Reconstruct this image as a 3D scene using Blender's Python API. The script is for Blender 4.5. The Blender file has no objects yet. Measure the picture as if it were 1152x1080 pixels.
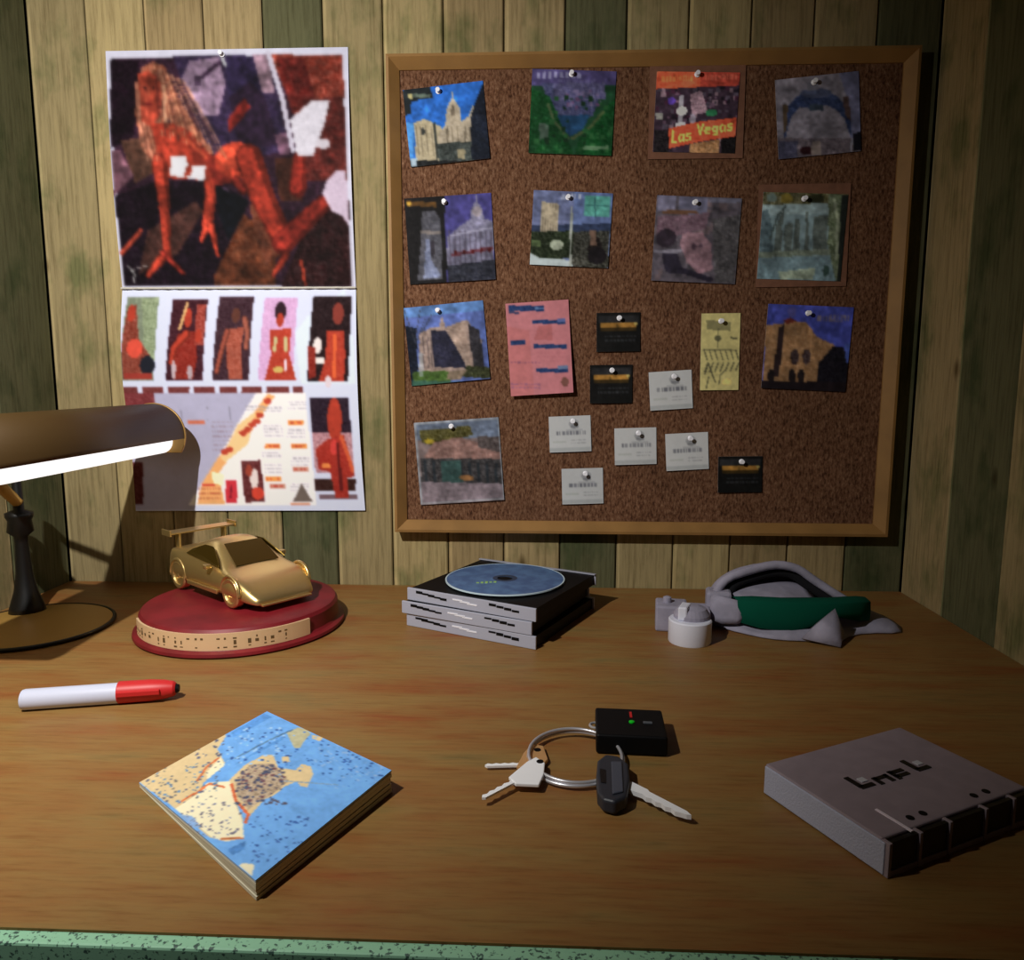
import bpy, bmesh, math, random
import numpy as np
from mathutils import Vector, Matrix
random.seed(7); RNG = np.random.RandomState(7)
SC = bpy.context.scene; COL = SC.collection
R = math.radians

# ------------------------------------------------------------------ camera, world, light, exposure
F_PX = 843.793; YAW, PITCH, ROLL = -0.0415096, 0.1349587, 0.0016349
cy, sy, cp, sp, cr, sr = math.cos(YAW), math.sin(YAW), math.cos(PITCH), math.sin(PITCH), math.cos(ROLL), math.sin(ROLL)
fwd = Vector((sy*cp, cy*cp, -sp)); right = Vector((cy, -sy, 0)); up = right.cross(fwd)
r2 = cr*right + sr*up; u2 = -sr*right + cr*up
cd = bpy.data.cameras.new('camera'); cam = bpy.data.objects.new('camera', cd); COL.objects.link(cam)
cd.sensor_fit = 'HORIZONTAL'; cd.sensor_width = 36; cd.lens = F_PX/1152*36; cd.clip_start = .01
M = Matrix((r2, u2, -fwd)).transposed().to_4x4(); M.translation = Vector((0, 0, .24)); cam.matrix_world = M
SC.camera = cam
w = bpy.data.worlds.new('world'); SC.world = w; w.use_nodes = True
w.node_tree.nodes['Background'].inputs[0].default_value = (.75, .8, 1, 1)
w.node_tree.nodes['Background'].inputs[1].default_value = .004
def spot(name, loc, target, power, angle, blend, rad, col):
    d = bpy.data.lights.new(name, 'SPOT'); d.energy = power; d.spot_size = R(angle); d.spot_blend = blend
    d.shadow_soft_size = rad; d.color = col
    o = bpy.data.objects.new(name, d); COL.objects.link(o); o.location = loc
    o.rotation_euler = (Vector(target)-Vector(loc)).to_track_quat('-Z', 'Y').to_euler(); return o
spot('ceiling_spot', (-.33, .20, .555), (-.46, .80, .17), 22.5, 151, 1.0, .006, (1, .975, .93))
vs = SC.view_settings; vs.view_transform = 'Standard'; vs.look = 'None'; vs.gamma = 1; vs.exposure = 0; vs.use_curve_mapping = False

XL, XR, D, YF = -.5616, .4078, .8471, .2903       # side walls, back wall, desk front edge

# ------------------------------------------------------------------ materials
def lin(c): return tuple(((v/255)/12.92 if v/255 <= .04045 else ((v/255+.055)/1.055)**2.4) for v in c[:3])
def newmat(name):
    m = bpy.data.materials.new(name); m.use_nodes = True; nt = m.node_tree
    return m, nt, nt.nodes['Principled BSDF']
def pmat(name, col, rough=.6, metal=0, spec=.4, bump=0, bscale=200, vary=0, vscale=60, coat=0):
    m, nt, b = newmat(name); c = lin(col)
    b.inputs['Base Color'].default_value = (*c, 1); b.inputs['Roughness'].default_value = rough
    b.inputs['Metallic'].default_value = metal; b.inputs['Specular IOR Level'].default_value = spec
    b.inputs['Coat Weight'].default_value = coat
    tc = nt.nodes.new('ShaderNodeTexCoord')
    if vary:
        n = nt.nodes.new('ShaderNodeTexNoise'); n.inputs['Scale'].default_value = vscale; n.inputs['Detail'].default_value = 4
        nt.links.new(tc.outputs['Object'], n.inputs['Vector'])
        r = nt.nodes.new('ShaderNodeValToRGB'); r.color_ramp.elements[0].position = .35; r.color_ramp.elements[1].position = .65
        r.color_ramp.elements[0].color = (*[v*(1-vary) for v in c], 1); r.color_ramp.elements[1].color = (*[min(1, v*(1+vary)) for v in c], 1)
        nt.links.new(n.outputs['Fac'], r.inputs['Fac']); nt.links.new(r.outputs['Color'], b.inputs['Base Color'])
    if bump:
        n = nt.nodes.new('ShaderNodeTexNoise'); n.inputs['Scale'].default_value = bscale
        nt.links.new(tc.outputs['Object'], n.inputs['Vector'])
        bp = nt.nodes.new('ShaderNodeBump'); bp.inputs['Strength'].default_value = bump; bp.inputs['Distance'].default_value = .001
        nt.links.new(n.outputs['Fac'], bp.inputs['Height']); nt.links.new(bp.outputs['Normal'], b.inputs['Normal'])
    return m
def noise(nt, vec, scale, detail=4, rough=.6):
    n = nt.nodes.new('ShaderNodeTexNoise'); n.inputs['Scale'].default_value = scale
    n.inputs['Detail'].default_value = detail; n.inputs['Roughness'].default_value = rough
    nt.links.new(vec, n.inputs['Vector']); return n.outputs['Fac']
def mapping(nt, scale):
    tc = nt.nodes.new('ShaderNodeTexCoord'); mp = nt.nodes.new('ShaderNodeMapping'); mp.inputs['Scale'].default_value = scale
    nt.links.new(tc.outputs['Object'], mp.inputs['Vector']); return mp.outputs['Vector']
def ramp(nt, fac, stops):
    r = nt.nodes.new('ShaderNodeValToRGB'); e = r.color_ramp.elements
    while len(e) < len(stops): e.new(.5)
    for i, (p, c) in enumerate(stops): e[i].position = p; e[i].color = (*c, 1)
    nt.links.new(fac, r.inputs['Fac']); return r.outputs['Color']
def mix(nt, a, b, fac, mode='MIX'):
    m = nt.nodes.new('ShaderNodeMix'); m.data_type = 'RGBA'; m.blend_type = mode
    for s, v in ((6, a), (7, b), (0, fac)):
        if hasattr(v, 'links'): nt.links.new(v, m.inputs[s])
        elif s == 0: m.inputs[0].default_value = v
        else: m.inputs[s].default_value = (*v, 1)
    return m.outputs[2]
def plank_mat():
    m, nt, b = newmat('weathered_planks')
    a = nt.nodes.new('ShaderNodeVertexColor'); a.layer_name = 'tint'
    v1 = mapping(nt, (1, 1, .06)); g = noise(nt, v1, 260, 5, .7)
    grain = ramp(nt, g, [(.3, (.62, .6, .55)), (.52, (1, 1, 1)), (.75, (1.18, 1.17, 1.12))])
    c = mix(nt, a.outputs['Color'], grain, 1, 'MULTIPLY')
    v2 = mapping(nt, (1.3, 1.3, .8)); s = noise(nt, v2, 15, 4, .6)
    stain = ramp(nt, s, [(.5, (0, 0, 0)), (.68, (1, 1, 1))])
    c = mix(nt, c, mix(nt, c, (.5, .62, .52), 1, 'MULTIPLY'), stain)
    v3 = mapping(nt, (1, 1, .5)); k = nt.nodes.new('ShaderNodeTexVoronoi'); k.inputs['Scale'].default_value = 17
    nt.links.new(v3, k.inputs['Vector'])
    knot = ramp(nt, k.outputs['Distance'], [(.03, (1, 1, 1)), (.11, (0, 0, 0))])
    c = mix(nt, c, mix(nt, c, (.4, .36, .3), 1, 'MULTIPLY'), knot)
    nt.links.new(c, b.inputs['Base Color']); b.inputs['Roughness'].default_value = .85; b.inputs['Specular IOR Level'].default_value = .15
    bp = nt.nodes.new('ShaderNodeBump'); bp.inputs['Strength'].default_value = .35; bp.inputs['Distance'].default_value = .0012
    nt.links.new(g, bp.inputs['Height']); nt.links.new(bp.outputs['Normal'], b.inputs['Normal'])
    return m
def desk_mat():
    m, nt, b = newmat('desk_veneer')
    v = mapping(nt, (1, 5, 1)); n1 = noise(nt, v, 7, 6, .65)
    c = ramp(nt, n1, [(.3, lin((138, 80, 42))), (.42, lin((138, 96, 52))), (.58, lin((140, 108, 61))), (.72, lin((120, 102, 60)))])
    v2 = mapping(nt, (1, 12, 1)); n2 = noise(nt, v2, 28, 5, .7)
    c = mix(nt, c, ramp(nt, n2, [(.3, (.74, .62, .52)), (.5, (1, 1, 1)), (.7, (1.12, 1.12, 1.05))]), .8, 'MULTIPLY')
    nt.links.new(c, b.inputs['Base Color']); b.inputs['Roughness'].default_value = .5; b.inputs['Specular IOR Level'].default_value = .25
    return m
def cork_mat():
    m, nt, b = newmat('cork')
    v = mapping(nt, (1, 1, .45)); n1 = noise(nt, v, 420, 3, .8)
    c = ramp(nt, n1, [(.34, lin((62, 40, 30))), (.48, lin((104, 72, 53))), (.6, lin((122, 90, 70))), (.72, lin((150, 116, 92)))])
    n2 = noise(nt, mapping(nt, (1, 1, 1)), 18, 2)
    c = mix(nt, c, ramp(nt, n2, [(.3, (.8, .78, .75)), (.7, (1.1, 1.05, 1))]), .7, 'MULTIPLY')
    nt.links.new(c, b.inputs['Base Color']); b.inputs['Roughness'].default_value = .95; b.inputs['Specular IOR Level'].default_value = .05
    return m
def speck_mat(name, base, speck, scale=500, thr=.6):
    m, nt, b = newmat(name); n = noise(nt, mapping(nt, (1, 1, 1)), scale, 2)
    c = ramp(nt, n, [(thr-.04, lin(base)), (thr+.04, lin(speck))])
    nt.links.new(c, b.inputs['Base Color']); b.inputs['Roughness'].default_value = .6
    return m
def print_mat(name, rough=.55, spec=.25):
    m, nt, b = newmat(name); a = nt.nodes.new('ShaderNodeVertexColor'); a.layer_name = 'print'
    nt.links.new(a.outputs['Color'], b.inputs['Base Color']); b.inputs['Roughness'].default_value = rough
    b.inputs['Specular IOR Level'].default_value = spec; return m
PLANK = plank_mat(); DESK = desk_mat(); CORK = cork_mat(); PRINT = print_mat('printed_card', .6, .08); PAPERPRINT = print_mat('printed_paper', .7, .1)
WOODF = pmat('frame_wood', (146, 108, 60), .55, vary=.1, vscale=30)
BRASS = pmat('aged_brass', (170, 132, 66), .45, .25, bump=.05)
SHADE = pmat('dark_bronze', (74, 54, 26), .5, .3)
GOLD = pmat('polished_gold', (232, 202, 136), .33, .92)
GOLDDK = pmat('gold_glazing', (92, 72, 22), .35, .8)
BLACK = pmat('black_enamel', (12, 12, 12), .4)
BLACKP = pmat('black_plastic', (12, 12, 14), .5, spec=.15)
MAHOG = pmat('mahogany', (116, 22, 30), .5, vary=.22, vscale=30)
PLATE = pmat('plaque_brass', (240, 205, 160), .45, .35)
PAPERW = pmat('white_paper', (235, 235, 238), .8)
WHITEP = pmat('white_plastic', (228, 230, 245), .4)
REDP = pmat('red_plastic', (198, 38, 40), .45)
STEEL = pmat('steel', (215, 215, 222), .3, .6)
GREYC = pmat('clear_case_edge', (168, 170, 186), .35)
GREYB = pmat('grey_box_plastic', (146, 132, 140), .6, vary=.06, vscale=90, bump=.05)
GREYL = pmat('grey_case_side', (178, 182, 204), .6, bump=.4, bscale=900)
CLOTH = pmat('grey_cloth', (156, 152, 170), .9, bump=.6, bscale=120, vary=.12)
HOLLOW = pmat('hollow_shade', (16, 15, 20), .95)
GREENC = pmat('green_cloth', (6, 76, 58), .95, spec=.1)
GREENL = pmat('green_led', (20, 200, 40), .3)

# ------------------------------------------------------------------ mesh helpers
def tag(o, label=None, cat=None, group=None, kind=None):
    if label: o['label'] = label
    if cat: o['category'] = cat
    if group: o['group'] = group
    if kind: o['kind'] = kind
    return o
def mesh(name, vs, fs, mat=None, parent=None, loc=(0, 0, 0), rz=0, rot=None, smooth=False, bevel=0, seg=2, sub=0):
    me = bpy.data.meshes.new(name); me.from_pydata([tuple(v) for v in vs], [], fs); me.update()
    if smooth: me.polygons.foreach_set('use_smooth', [True]*len(me.polygons))
    if mat: me.materials.append(mat)
    o = bpy.data.objects.new(name, me); COL.objects.link(o); o.location = loc
    o.rotation_euler = rot if rot else (0, 0, rz)
    if parent: o.parent = parent
    if bevel:
        b = o.modifiers.new('bevel', 'BEVEL'); b.width = bevel; b.segments = seg; b.limit_method = 'ANGLE'; b.angle_limit = R(35)
    if sub:
        s = o.modifiers.new('sub', 'SUBSURF'); s.levels = sub; s.render_levels = sub
    return o
def empty(name, loc, rz=0, rot=None):
    o = bpy.data.objects.new(name, None); COL.objects.link(o); o.location = loc; o.rotation_euler = rot if rot else (0, 0, rz)
    o.empty_display_size = .01; return o
class MB:
    def __init__(s): s.v = []; s.f = []
    def add(s, vs, fs):
        n = len(s.v); s.v += [tuple(v) for v in vs]; s.f += [tuple(i+n for i in f) for f in fs]; return s
    def box(s, c, d, rz=0):
        x, y, z = [k/2 for k in d]; ca, sa = math.cos(rz), math.sin(rz)
        vs = [(c[0]+a*x*ca-b*y*sa, c[1]+a*x*sa+b*y*ca, c[2]+e*z) for e in (-1, 1) for a, b in ((-1, -1), (1, -1), (1, 1), (-1, 1))]
        return s.add(vs, [(3, 2, 1, 0), (4, 5, 6, 7), (0, 1, 5, 4), (1, 2, 6, 5), (2, 3, 7, 6), (3, 0, 4, 7)])
    def prism(s, pts, z0, z1):
        n = len(pts)
        return s.add([(x, y, z0) for x, y in pts]+[(x, y, z1) for x, y in pts],
                     [tuple(range(n-1, -1, -1)), tuple(range(n, 2*n))]+[(i, (i+1) % n, n+(i+1) % n, n+i) for i in range(n)])
    def lathe(s, prof, n=32, c=(0, 0, 0), axis='z'):
        vs = []
        for r, z in prof:
            for k in range(n):
                a = 2*math.pi*k/n; p = (r*math.cos(a), r*math.sin(a), z)
                if axis == 'x': p = (p[2], p[0], p[1])
                if axis == 'y': p = (p[0], p[2], p[1])
                vs.append((p[0]+c[0], p[1]+c[1], p[2]+c[2]))
        m = len(prof); fs = [(i*n+k, i*n+(k+1) % n, (i+1)*n+(k+1) % n, (i+1)*n+k) for i in range(m-1) for k in range(n)]
        fs += [tuple(range(n-1, -1, -1)), tuple((m-1)*n+k for k in range(n))]
        return s.add(vs, fs)
    def tube(s, path, rad, n=12, closed=False, flat=1):
        P = [Vector(p) for p in path]; m = len(P); rad = rad if hasattr(rad, '__len__') else [rad]*m; vs = []
        for i, p in enumerate(P):
            t = (P[(i+1) % m]-P[i-1]) if closed else (P[min(i+1, m-1)]-P[max(i-1, 0)]); t.normalize()
            u = Vector((0, 0, 1)).cross(t)
            if u.length < .05: u = Vector((1, 0, 0))
            u.normalize(); v = t.cross(u)
            vs += [tuple(p+rad[i]*(math.cos(2*math.pi*k/n)*u+flat*math.sin(2*math.pi*k/n)*v)) for k in range(n)]
        last = m if closed else m-1
        fs = [(i*n+k, i*n+(k+1) % n, ((i+1) % m)*n+(k+1) % n, ((i+1) % m)*n+k) for i in range(last) for k in range(n)]
        if not closed: fs += [tuple(range(n-1, -1, -1)), tuple((m-1)*n+k for k in range(n))]
        return s.add(vs, fs)
    def obj(s, name, mat, parent=None, **k): return mesh(name, s.v, s.f, mat, parent, **k)
def smooth_path(pts, n=6):
    P = [Vector(p) for p in pts]; out = []
    for i in range(len(P)-1):
        a, b, c, d = P[max(i-1, 0)], P[i], P[i+1], P[min(i+2, len(P)-1)]
        for k in range(n):
            t = k/n; out.append(.5*((2*b)+(c-a)*t+(2*a-5*b+4*c-d)*t*t+(3*b-a-3*c+d)*t**3))
    out.append(P[-1]); return out

# ------------------------------------------------------------------ the room
def rgbl(c): return np.array(lin(c))
TINTS = [(152, 136, 98), (164, 146, 104), (150, 130, 93), (160, 140, 101), (94, 93, 66)]
def plank_wall(name, origin, along, normal, widths, first, zc0, zc1, thick=.006):
    """planks from origin along a horizontal direction, each a separate board of one panelled wall mesh"""
    mb = MB(); cols = []; o = Vector(origin); a = Vector(along); n = Vector(normal); s = 0
    for i, wd in enumerate(widths):
        base = np.array(lin(TINTS[(first+i) % 5]))*(1+RNG.uniform(-.1, .1)); e = .0007; c = .0013
        p0, p1 = s+e, s+wd-e; g = RNG.uniform(.0016, .0030)
        sec = [(p0, -thick), (p0, -c), (p0+c, 0), (p0+c+g, 0), (p1-c, 0), (p1, -c), (p1, -thick)]
        vs = [tuple(o+a*u+n*v+Vector((0, 0, z))) for z in (zc0, zc1) for u, v in sec]
        m = len(sec); fs = [(k, k+1, m+k+1, m+k) for k in range(m-1)]
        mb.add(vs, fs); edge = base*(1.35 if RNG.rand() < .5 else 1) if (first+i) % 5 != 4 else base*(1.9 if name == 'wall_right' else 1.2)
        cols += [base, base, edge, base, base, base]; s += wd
    tot = s; vs = [tuple(o+a*u-n*thick+Vector((0, 0, z))) for u, z in ((-.012, zc0), (tot+.012, zc0), (tot+.012, zc1), (-.012, zc1))]
    mb.add(vs, [(0, 1, 2, 3)]); cols.append(np.array([.01, .008, .004]))
    back = [tuple(o+a*u-n*(thick+.02)+Vector((0, 0, z))) for u, z in ((-.012, zc0), (tot+.012, zc0), (tot+.012, zc1), (-.012, zc1))]
    mb.add(vs+back, [(4, 7, 6, 5), (0, 4, 5, 1), (1, 5, 6, 2), (2, 6, 7, 3), (3, 7, 4, 0)]); cols += [np.array([.01, .008, .004])]*5
    ob = mb.obj(name, PLANK); me = ob.data
    at = me.color_attributes.new('tint', 'FLOAT_COLOR', 'CORNER'); buf = []
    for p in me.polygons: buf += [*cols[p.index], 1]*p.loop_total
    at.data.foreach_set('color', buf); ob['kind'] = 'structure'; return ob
W = .06463
ZT, ZB = 1.0, -.75
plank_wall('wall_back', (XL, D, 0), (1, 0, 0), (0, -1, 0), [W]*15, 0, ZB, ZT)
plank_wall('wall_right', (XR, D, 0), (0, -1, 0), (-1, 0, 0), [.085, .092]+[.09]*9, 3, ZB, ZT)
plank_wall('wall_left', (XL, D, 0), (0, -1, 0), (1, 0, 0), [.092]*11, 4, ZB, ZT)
fl = MB().box(((XL+XR)/2, .25, ZB-.02), (XR-XL+.06, 1.3, .04)).obj('floor', pmat('dark_floor', (44, 40, 36), .8, vary=.2, vscale=20)); fl['kind'] = 'structure'

desk = empty('desk', ((XL+XR)/2, (D+YF)/2, ZB))
def dpart(name, mb, mat, **k): return mb.obj(name, mat, desk, loc=-Vector(desk.location), **k)
XW = XR-XL-.002; XC = (XL+XR)/2
dpart('desk_top', MB().box((XC, (D+YF)/2, -.010), (XW, D-YF-.002, .02)), DESK)
dpart('edge_trim', MB().box((XC, YF-.003, -.0062), (XW, .008, .011)), speck_mat('mint_trim', (150, 205, 170), (60, 90, 80), 420, .6), bevel=.0012)
dpart('front_panel', MB().box((XC, YF+.02, -.085), (XW, .02, .13)), speck_mat('dark_panel', (26, 34, 30), (70, 96, 84), 500, .62))
for sx in (XL+.016, XR-.016):
    dpart('side_panel', MB().box((sx, (D+YF)/2, -.385), (.024, D-YF-.04, .73)), DESK)

# ------------------------------------------------------------------ painter for printed things
def inv_bilinear(q, x, y):
    A, B, C_, Dd = [np.array(p, float) for p in q]; u = v = .5
    for _ in range(12):
        P = A*(1-u)*(1-v)+B*u*(1-v)+C_*u*v+Dd*(1-u)*v
        du = (B-A)*(1-v)+(C_-Dd)*v; dv = (Dd-A)*(1-u)+(C_-B)*u
        J = np.array([du, dv]).T; d = np.linalg.solve(J, np.array([x, y])-P); u += d[0]; v += d[1]
    return u, v
class Canvas:
    """paints flat regions of print colour; coordinates are those of the quad q (top-left, top-right, bottom-right, bottom-left)"""
    def __init__(s, nx, ny, q=((0, 0), (100, 0), (100, 100), (0, 100)), bg=(255, 255, 255), gain=1.0):
        s.nx, s.ny, s.q, s.gain = nx, ny, q, gain; s.soft = 1 if nx < 100 else 2; s.mot = 1.1
        s.a = np.ones((ny, nx, 3))*np.array(bg, float)
        s.X, s.Y = np.meshgrid((np.arange(nx)+.0)/(nx-1)*nx, (np.arange(ny)+.0)/(ny-1)*ny)
    def m(s, p):
        u, v = inv_bilinear(s.q, *p); return u*s.nx, v*s.ny
    def _set(s, mask, col, al=1, n=0):
        c = np.array(col, float)
        if n: c = c+RNG.normal(0, n, (s.ny, s.nx, 1))[mask]
        s.a[mask] = s.a[mask]*(1-al)+c*al
        return s
    def pmask(s, pts):
        P = [s.m(p) for p in pts]; k = len(P); ins = np.zeros(s.X.shape, bool); j = k-1
        for i in range(k):
            xi, yi = P[i]; xj, yj = P[j]
            with np.errstate(divide='ignore', invalid='ignore'):
                ins ^= ((yi > s.Y) != (yj > s.Y)) & (s.X < (xj-xi)*(s.Y-yi)/(yj-yi+1e-12)+xi)
            j = i
        return ins
    def poly(s, pts, col, al=1, n=0): return s._set(s.pmask(pts), col, al, n)
    def rect(s, x0, y0, x1, y1, col, al=1, n=0): return s.poly([(x0, y0), (x1, y0), (x1, y1), (x0, y1)], col, al, n)
    def line(s, pts, wd, col, al=1):
        P = [s.m(p) for p in pts]; q0 = s.m((s.q[0][0], s.q[0][1])); ux = abs(s.q[1][0]-s.q[0][0])/s.nx; r = wd/2/ux
        mask = np.zeros(s.X.shape, bool)
        for (x0, y0), (x1, y1) in zip(P[:-1], P[1:]):
            dx, dy = x1-x0, y1-y0; L = dx*dx+dy*dy+1e-9; t = np.clip(((s.X-x0)*dx+(s.Y-y0)*dy)/L, 0, 1)
            mask |= ((s.X-x0-t*dx)**2+(s.Y-y0-t*dy)**2) < r*r
        return s._set(mask, col, al)
    def limb(s, pts, w0, w1, col):
        for i in range(len(pts)-1):
            for k in range(8):
                t = (i+k/8)/(len(pts)-1); a, b = pts[i], pts[i+1]
                p = (a[0]+(b[0]-a[0])*k/8, a[1]+(b[1]-a[1])*k/8); q = (a[0]+(b[0]-a[0])*(k+1)/8, a[1]+(b[1]-a[1])*(k+1)/8)
                wd = w0+(w1-w0)*t; s.line([p, q], wd, tuple(v*.66 for v in col))
        for i in range(len(pts)-1):
            for k in range(8):
                t = (i+k/8)/(len(pts)-1); a, b = pts[i], pts[i+1]; wd = w0+(w1-w0)*t
                p = (a[0]+(b[0]-a[0])*k/8-wd*.1, a[1]+(b[1]-a[1])*k/8-wd*.05); q = (a[0]+(b[0]-a[0])*(k+1)/8-wd*.1, a[1]+(b[1]-a[1])*(k+1)/8-wd*.05)
                s.line([p, q], wd*.66, col); s.line([p, q], wd*.2, tuple(min(255, v*1.15+8) for v in col), .7)
        return s
    def ell(s, cx, cy_, rx, ry, col, al=1, n=0):
        return s.poly([(cx+rx*math.cos(k*math.pi/12), cy_+ry*math.sin(k*math.pi/12)) for k in range(24)], col, al, n)
    def grain(s, sd): s.a += RNG.normal(0, sd, (s.ny, s.nx, 1)); return s
    def speck(s, x0, y0, x1, y1, cols, num, size=8, asp=1):
        for _ in range(num):
            x = RNG.uniform(x0, x1); y = RNG.uniform(y0, y1); c = cols[RNG.randint(len(cols))]; k = size*RNG.uniform(.5, 1.3)
            s.rect(x-k*asp, y-k, x+k*asp, y+k, c)
        return s
    def textlines(s, x0, y0, x1, y1, rows, col, al=.7, th=.45):
        h = (y1-y0)/rows
        for i in range(rows):
            x = x0
            while x < x1:
                l = RNG.uniform(.04, .13)*(x1-x0); s.rect(x, y0+i*h, min(x1, x+l), y0+(i+th)*h, col, al*RNG.uniform(.6, 1)); x += l+.035*(x1-x0)
        return s
    def colors(s):
        dull = np.clip((205-s.a.mean(2, keepdims=True))/70, .08, 1)
        for st, am in ((9, 8), (4, 8), (2, 9)):
            g = RNG.normal(0, am, (s.ny//st+2, s.nx//st+2, 1)); yy = np.arange(s.ny)/st; xx = np.arange(s.nx)/st
            y0_, x0_ = yy.astype(int), xx.astype(int); fy_, fx_ = (yy-y0_)[:, None, None], (xx-x0_)[None, :, None]
            g = (g[y0_][:, x0_]*(1-fy_)+g[y0_+1][:, x0_]*fy_)*(1-fx_)+(g[y0_][:, x0_+1]*(1-fy_)+g[y0_+1][:, x0_+1]*fy_)*fx_
            s.a = s.a*(1+g*s.mot*dull/100)
        for _ in range(s.soft):
            p = np.pad(s.a, ((1, 1), (1, 1), (0, 0)), 'edge'); s.a = .5*s.a+.125*(p[:-2, 1:-1]+p[2:, 1:-1]+p[1:-1, :-2]+p[1:-1, 2:])
        a = np.clip(s.a, 0, 255)/255; l = np.where(a <= .04045, a/12.92, ((a+.055)/1.055)**2.4)
        l = l*s.gain; k = .16 if s.gain > 1.2 else .06
        return np.clip(l*(1-k)+l.mean(2, keepdims=True)*k, 0, .92)
def sheet(name, cv, w_, h_, parent=None, loc=(0, 0, 0), rot=None, mat=PRINT, shape=None, thick=.0006, margin=None):
    """sheet standing in local XZ facing -Y, painted by canvas cv; shape(u,v)->(x,y,z) offsets bend it"""
    nx, ny = cv.nx, cv.ny; col = cv.colors(); vs = []
    for back in (0, 1):
        for j in range(ny):
            for i in range(nx):
                u, v = i/(nx-1), j/(ny-1); p = Vector(((u-.5)*w_, 0, (.5-v)*h_))
                if shape: p = Vector(shape(u, v))
                vs.append((p.x, p.y+back*thick, p.z))
    N = nx*ny; fs = [(j*nx+i, (j+1)*nx+i, (j+1)*nx+i+1, j*nx+i+1) for j in range(ny-1) for i in range(nx-1)]
    ring = [i for i in range(nx)]+[j*nx+nx-1 for j in range(1, ny)]+[(ny-1)*nx+i for i in range(nx-2, -1, -1)]+[j*nx for j in range(ny-2, 0, -1)]
    bk = [(N+a, N+d, N+c, N+b) for a, b, c, d in fs] if shape else [tuple(N+r_ for r_ in ring)]
    fs2 = fs+bk+[(ring[k], ring[(k+1) % len(ring)], N+ring[(k+1) % len(ring)], N+ring[k]) for k in range(len(ring))]
    o = mesh(name, vs, fs2, mat, parent, loc, rot=rot)
    at = o.data.color_attributes.new('print', 'FLOAT_COLOR', 'POINT')
    c4 = np.ones((2*N, 4)); c4[:N, :3] = col.reshape(-1, 3); c4[N:, :3] = np.clip(col.reshape(-1, 3)*0+.7, 0, 1)
    at.data.foreach_set('color', c4.ravel())
    return o

# ------------------------------------------------------------------ cork board
board = empty('cork_board', (.1077, D, .065))
tag(board, 'large cork notice board in a brown wooden frame hanging on the back wall', 'notice board')
bx0, bx1, bz0, bz1 = -.1672, .3806, .0670, .5748; TH = .019; FW = .0125; YC = D-.0072
def bp(name, mb, mat, **k): return mb.obj(name, mat, board, loc=-Vector(board.location), **k)
bp('cork_sheet', MB().box(((bx0+bx1)/2, D-.004, (bz0+bz1)/2), (bx1-bx0-.01, .0064, bz1-bz0-.01)), CORK)
cors = [(bx0, bz0), (bx1, bz0), (bx1, bz1), (bx0, bz1)]
for k in range(4):
    (xa, za), (xb, zb) = cors[k], cors[(k+1) % 4]; cx_, cz_ = (bx0+bx1)/2, (bz0+bz1)/2
    def inn(x, z, d): return x+(d if x < cx_ else -d), z+(d if z < cz_ else -d)
    sec = [(0, D-.001), (0, D-TH), (.003, D-TH-.0006), (FW, YC-.002), (FW, D-.001)]
    vs = []
    for (x, z) in ((xa, za), (xb, zb)):
        for d, y in sec:
            px, pz = inn(x, z, d); vs.append((px, y, pz))
    m = len(sec); fs = [(i, (i+1) % m, m+(i+1) % m, m+i) for i in range(m)]+[tuple(range(m)), tuple(range(2*m-1, m-1, -1))]
    bp('frame_bar', MB().add(vs, fs), WOODF)

# push pins
pin_n = 0
def pin(x, z, label, y=YC-.0014, group='push pins on the wall and cork board'):
    t = empty('push_pin', (x, y, z)); tag(t, label, 'push pin', group)
    MB().lathe([(.0028, 0), (.0030, .0008), (.0014, .0016), (.0013, .0050), (.0024, .0058), (.0023, .0066)], 14, axis='y').obj('pin_head', PINM, t, smooth=False, rot=(0, 0, R(180)), bevel=.0002)
    MB().lathe([(.0004, -.004), (.0004, .001)], 8, axis='y').obj('pin_needle', STEEL, t, rot=(0, 0, R(180)))
    return t
PINM = pmat('white_pin', (240, 240, 248), .35)
def card(name, cv, c, label, cat, group, pinpos=None, pinlabel=None, lift=.0014, part=None, curl=.0012):
    """c = (x, z, width, height, degrees)"""
    x, z, w_, h_, a = c
    def shp(u, v): return ((u-.5)*w_, -curl*(abs(v-.12)**2)*1.2*(1+.5*math.sin(u*3+x*9)), (.5-v)*h_)
    o = sheet(name, cv, w_, h_, None, (x, YC-lift, z), (0, -R(a), 0), PRINT, shape=shp)
    tag(o, label, cat, group)
    if pinlabel:
        pu, pv = pinpos; dx, dz = (pu-.5)*w_, (.5-pv)*h_; ca, sa = math.cos(R(a)), math.sin(R(a))
        pin(x+dx*ca-dz*sa, z+dx*sa+dz*ca, pinlabel)
    return o

PC = 'postcards pinned on the cork board'
N = 60
# 1 white cathedral under vivid blue sky
q = [(62, 180), (430, 125), (462, 490), (88, 540)]
c = Canvas(N, N, q, (30, 110, 215), .9)
c.poly([(62, 180), (190, 160), (200, 215), (100, 230), (95, 290), (62, 300)], (34, 40, 44)).rect(85, 195, 190, 212, (95, 110, 100)).ell(95, 208, 12, 12, (200, 190, 130))
c.poly([(62, 330), (110, 330), (100, 520), (80, 520)], (70, 150, 230))
c.poly([(110, 330), (160, 310), (235, 345), (240, 540), (115, 540)], (196, 182, 150), n=9)
c.poly([(255, 340), (262, 260), (285, 215), (290, 180), (297, 215), (322, 255), (330, 320), (365, 290), (385, 240), (400, 300), (395, 430), (220, 440), (225, 370)], (192, 178, 156), n=9)
for x in (120, 140, 165, 190, 262, 285, 310, 345, 370): c.line([(x, 345), (x+8, 480)], 7, (130, 118, 98), .7)
c.ell(150, 370, 10, 18, (60, 62, 60)).poly([(285, 240), (300, 250), (300, 290), (280, 290)], (140, 126, 108))
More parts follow.
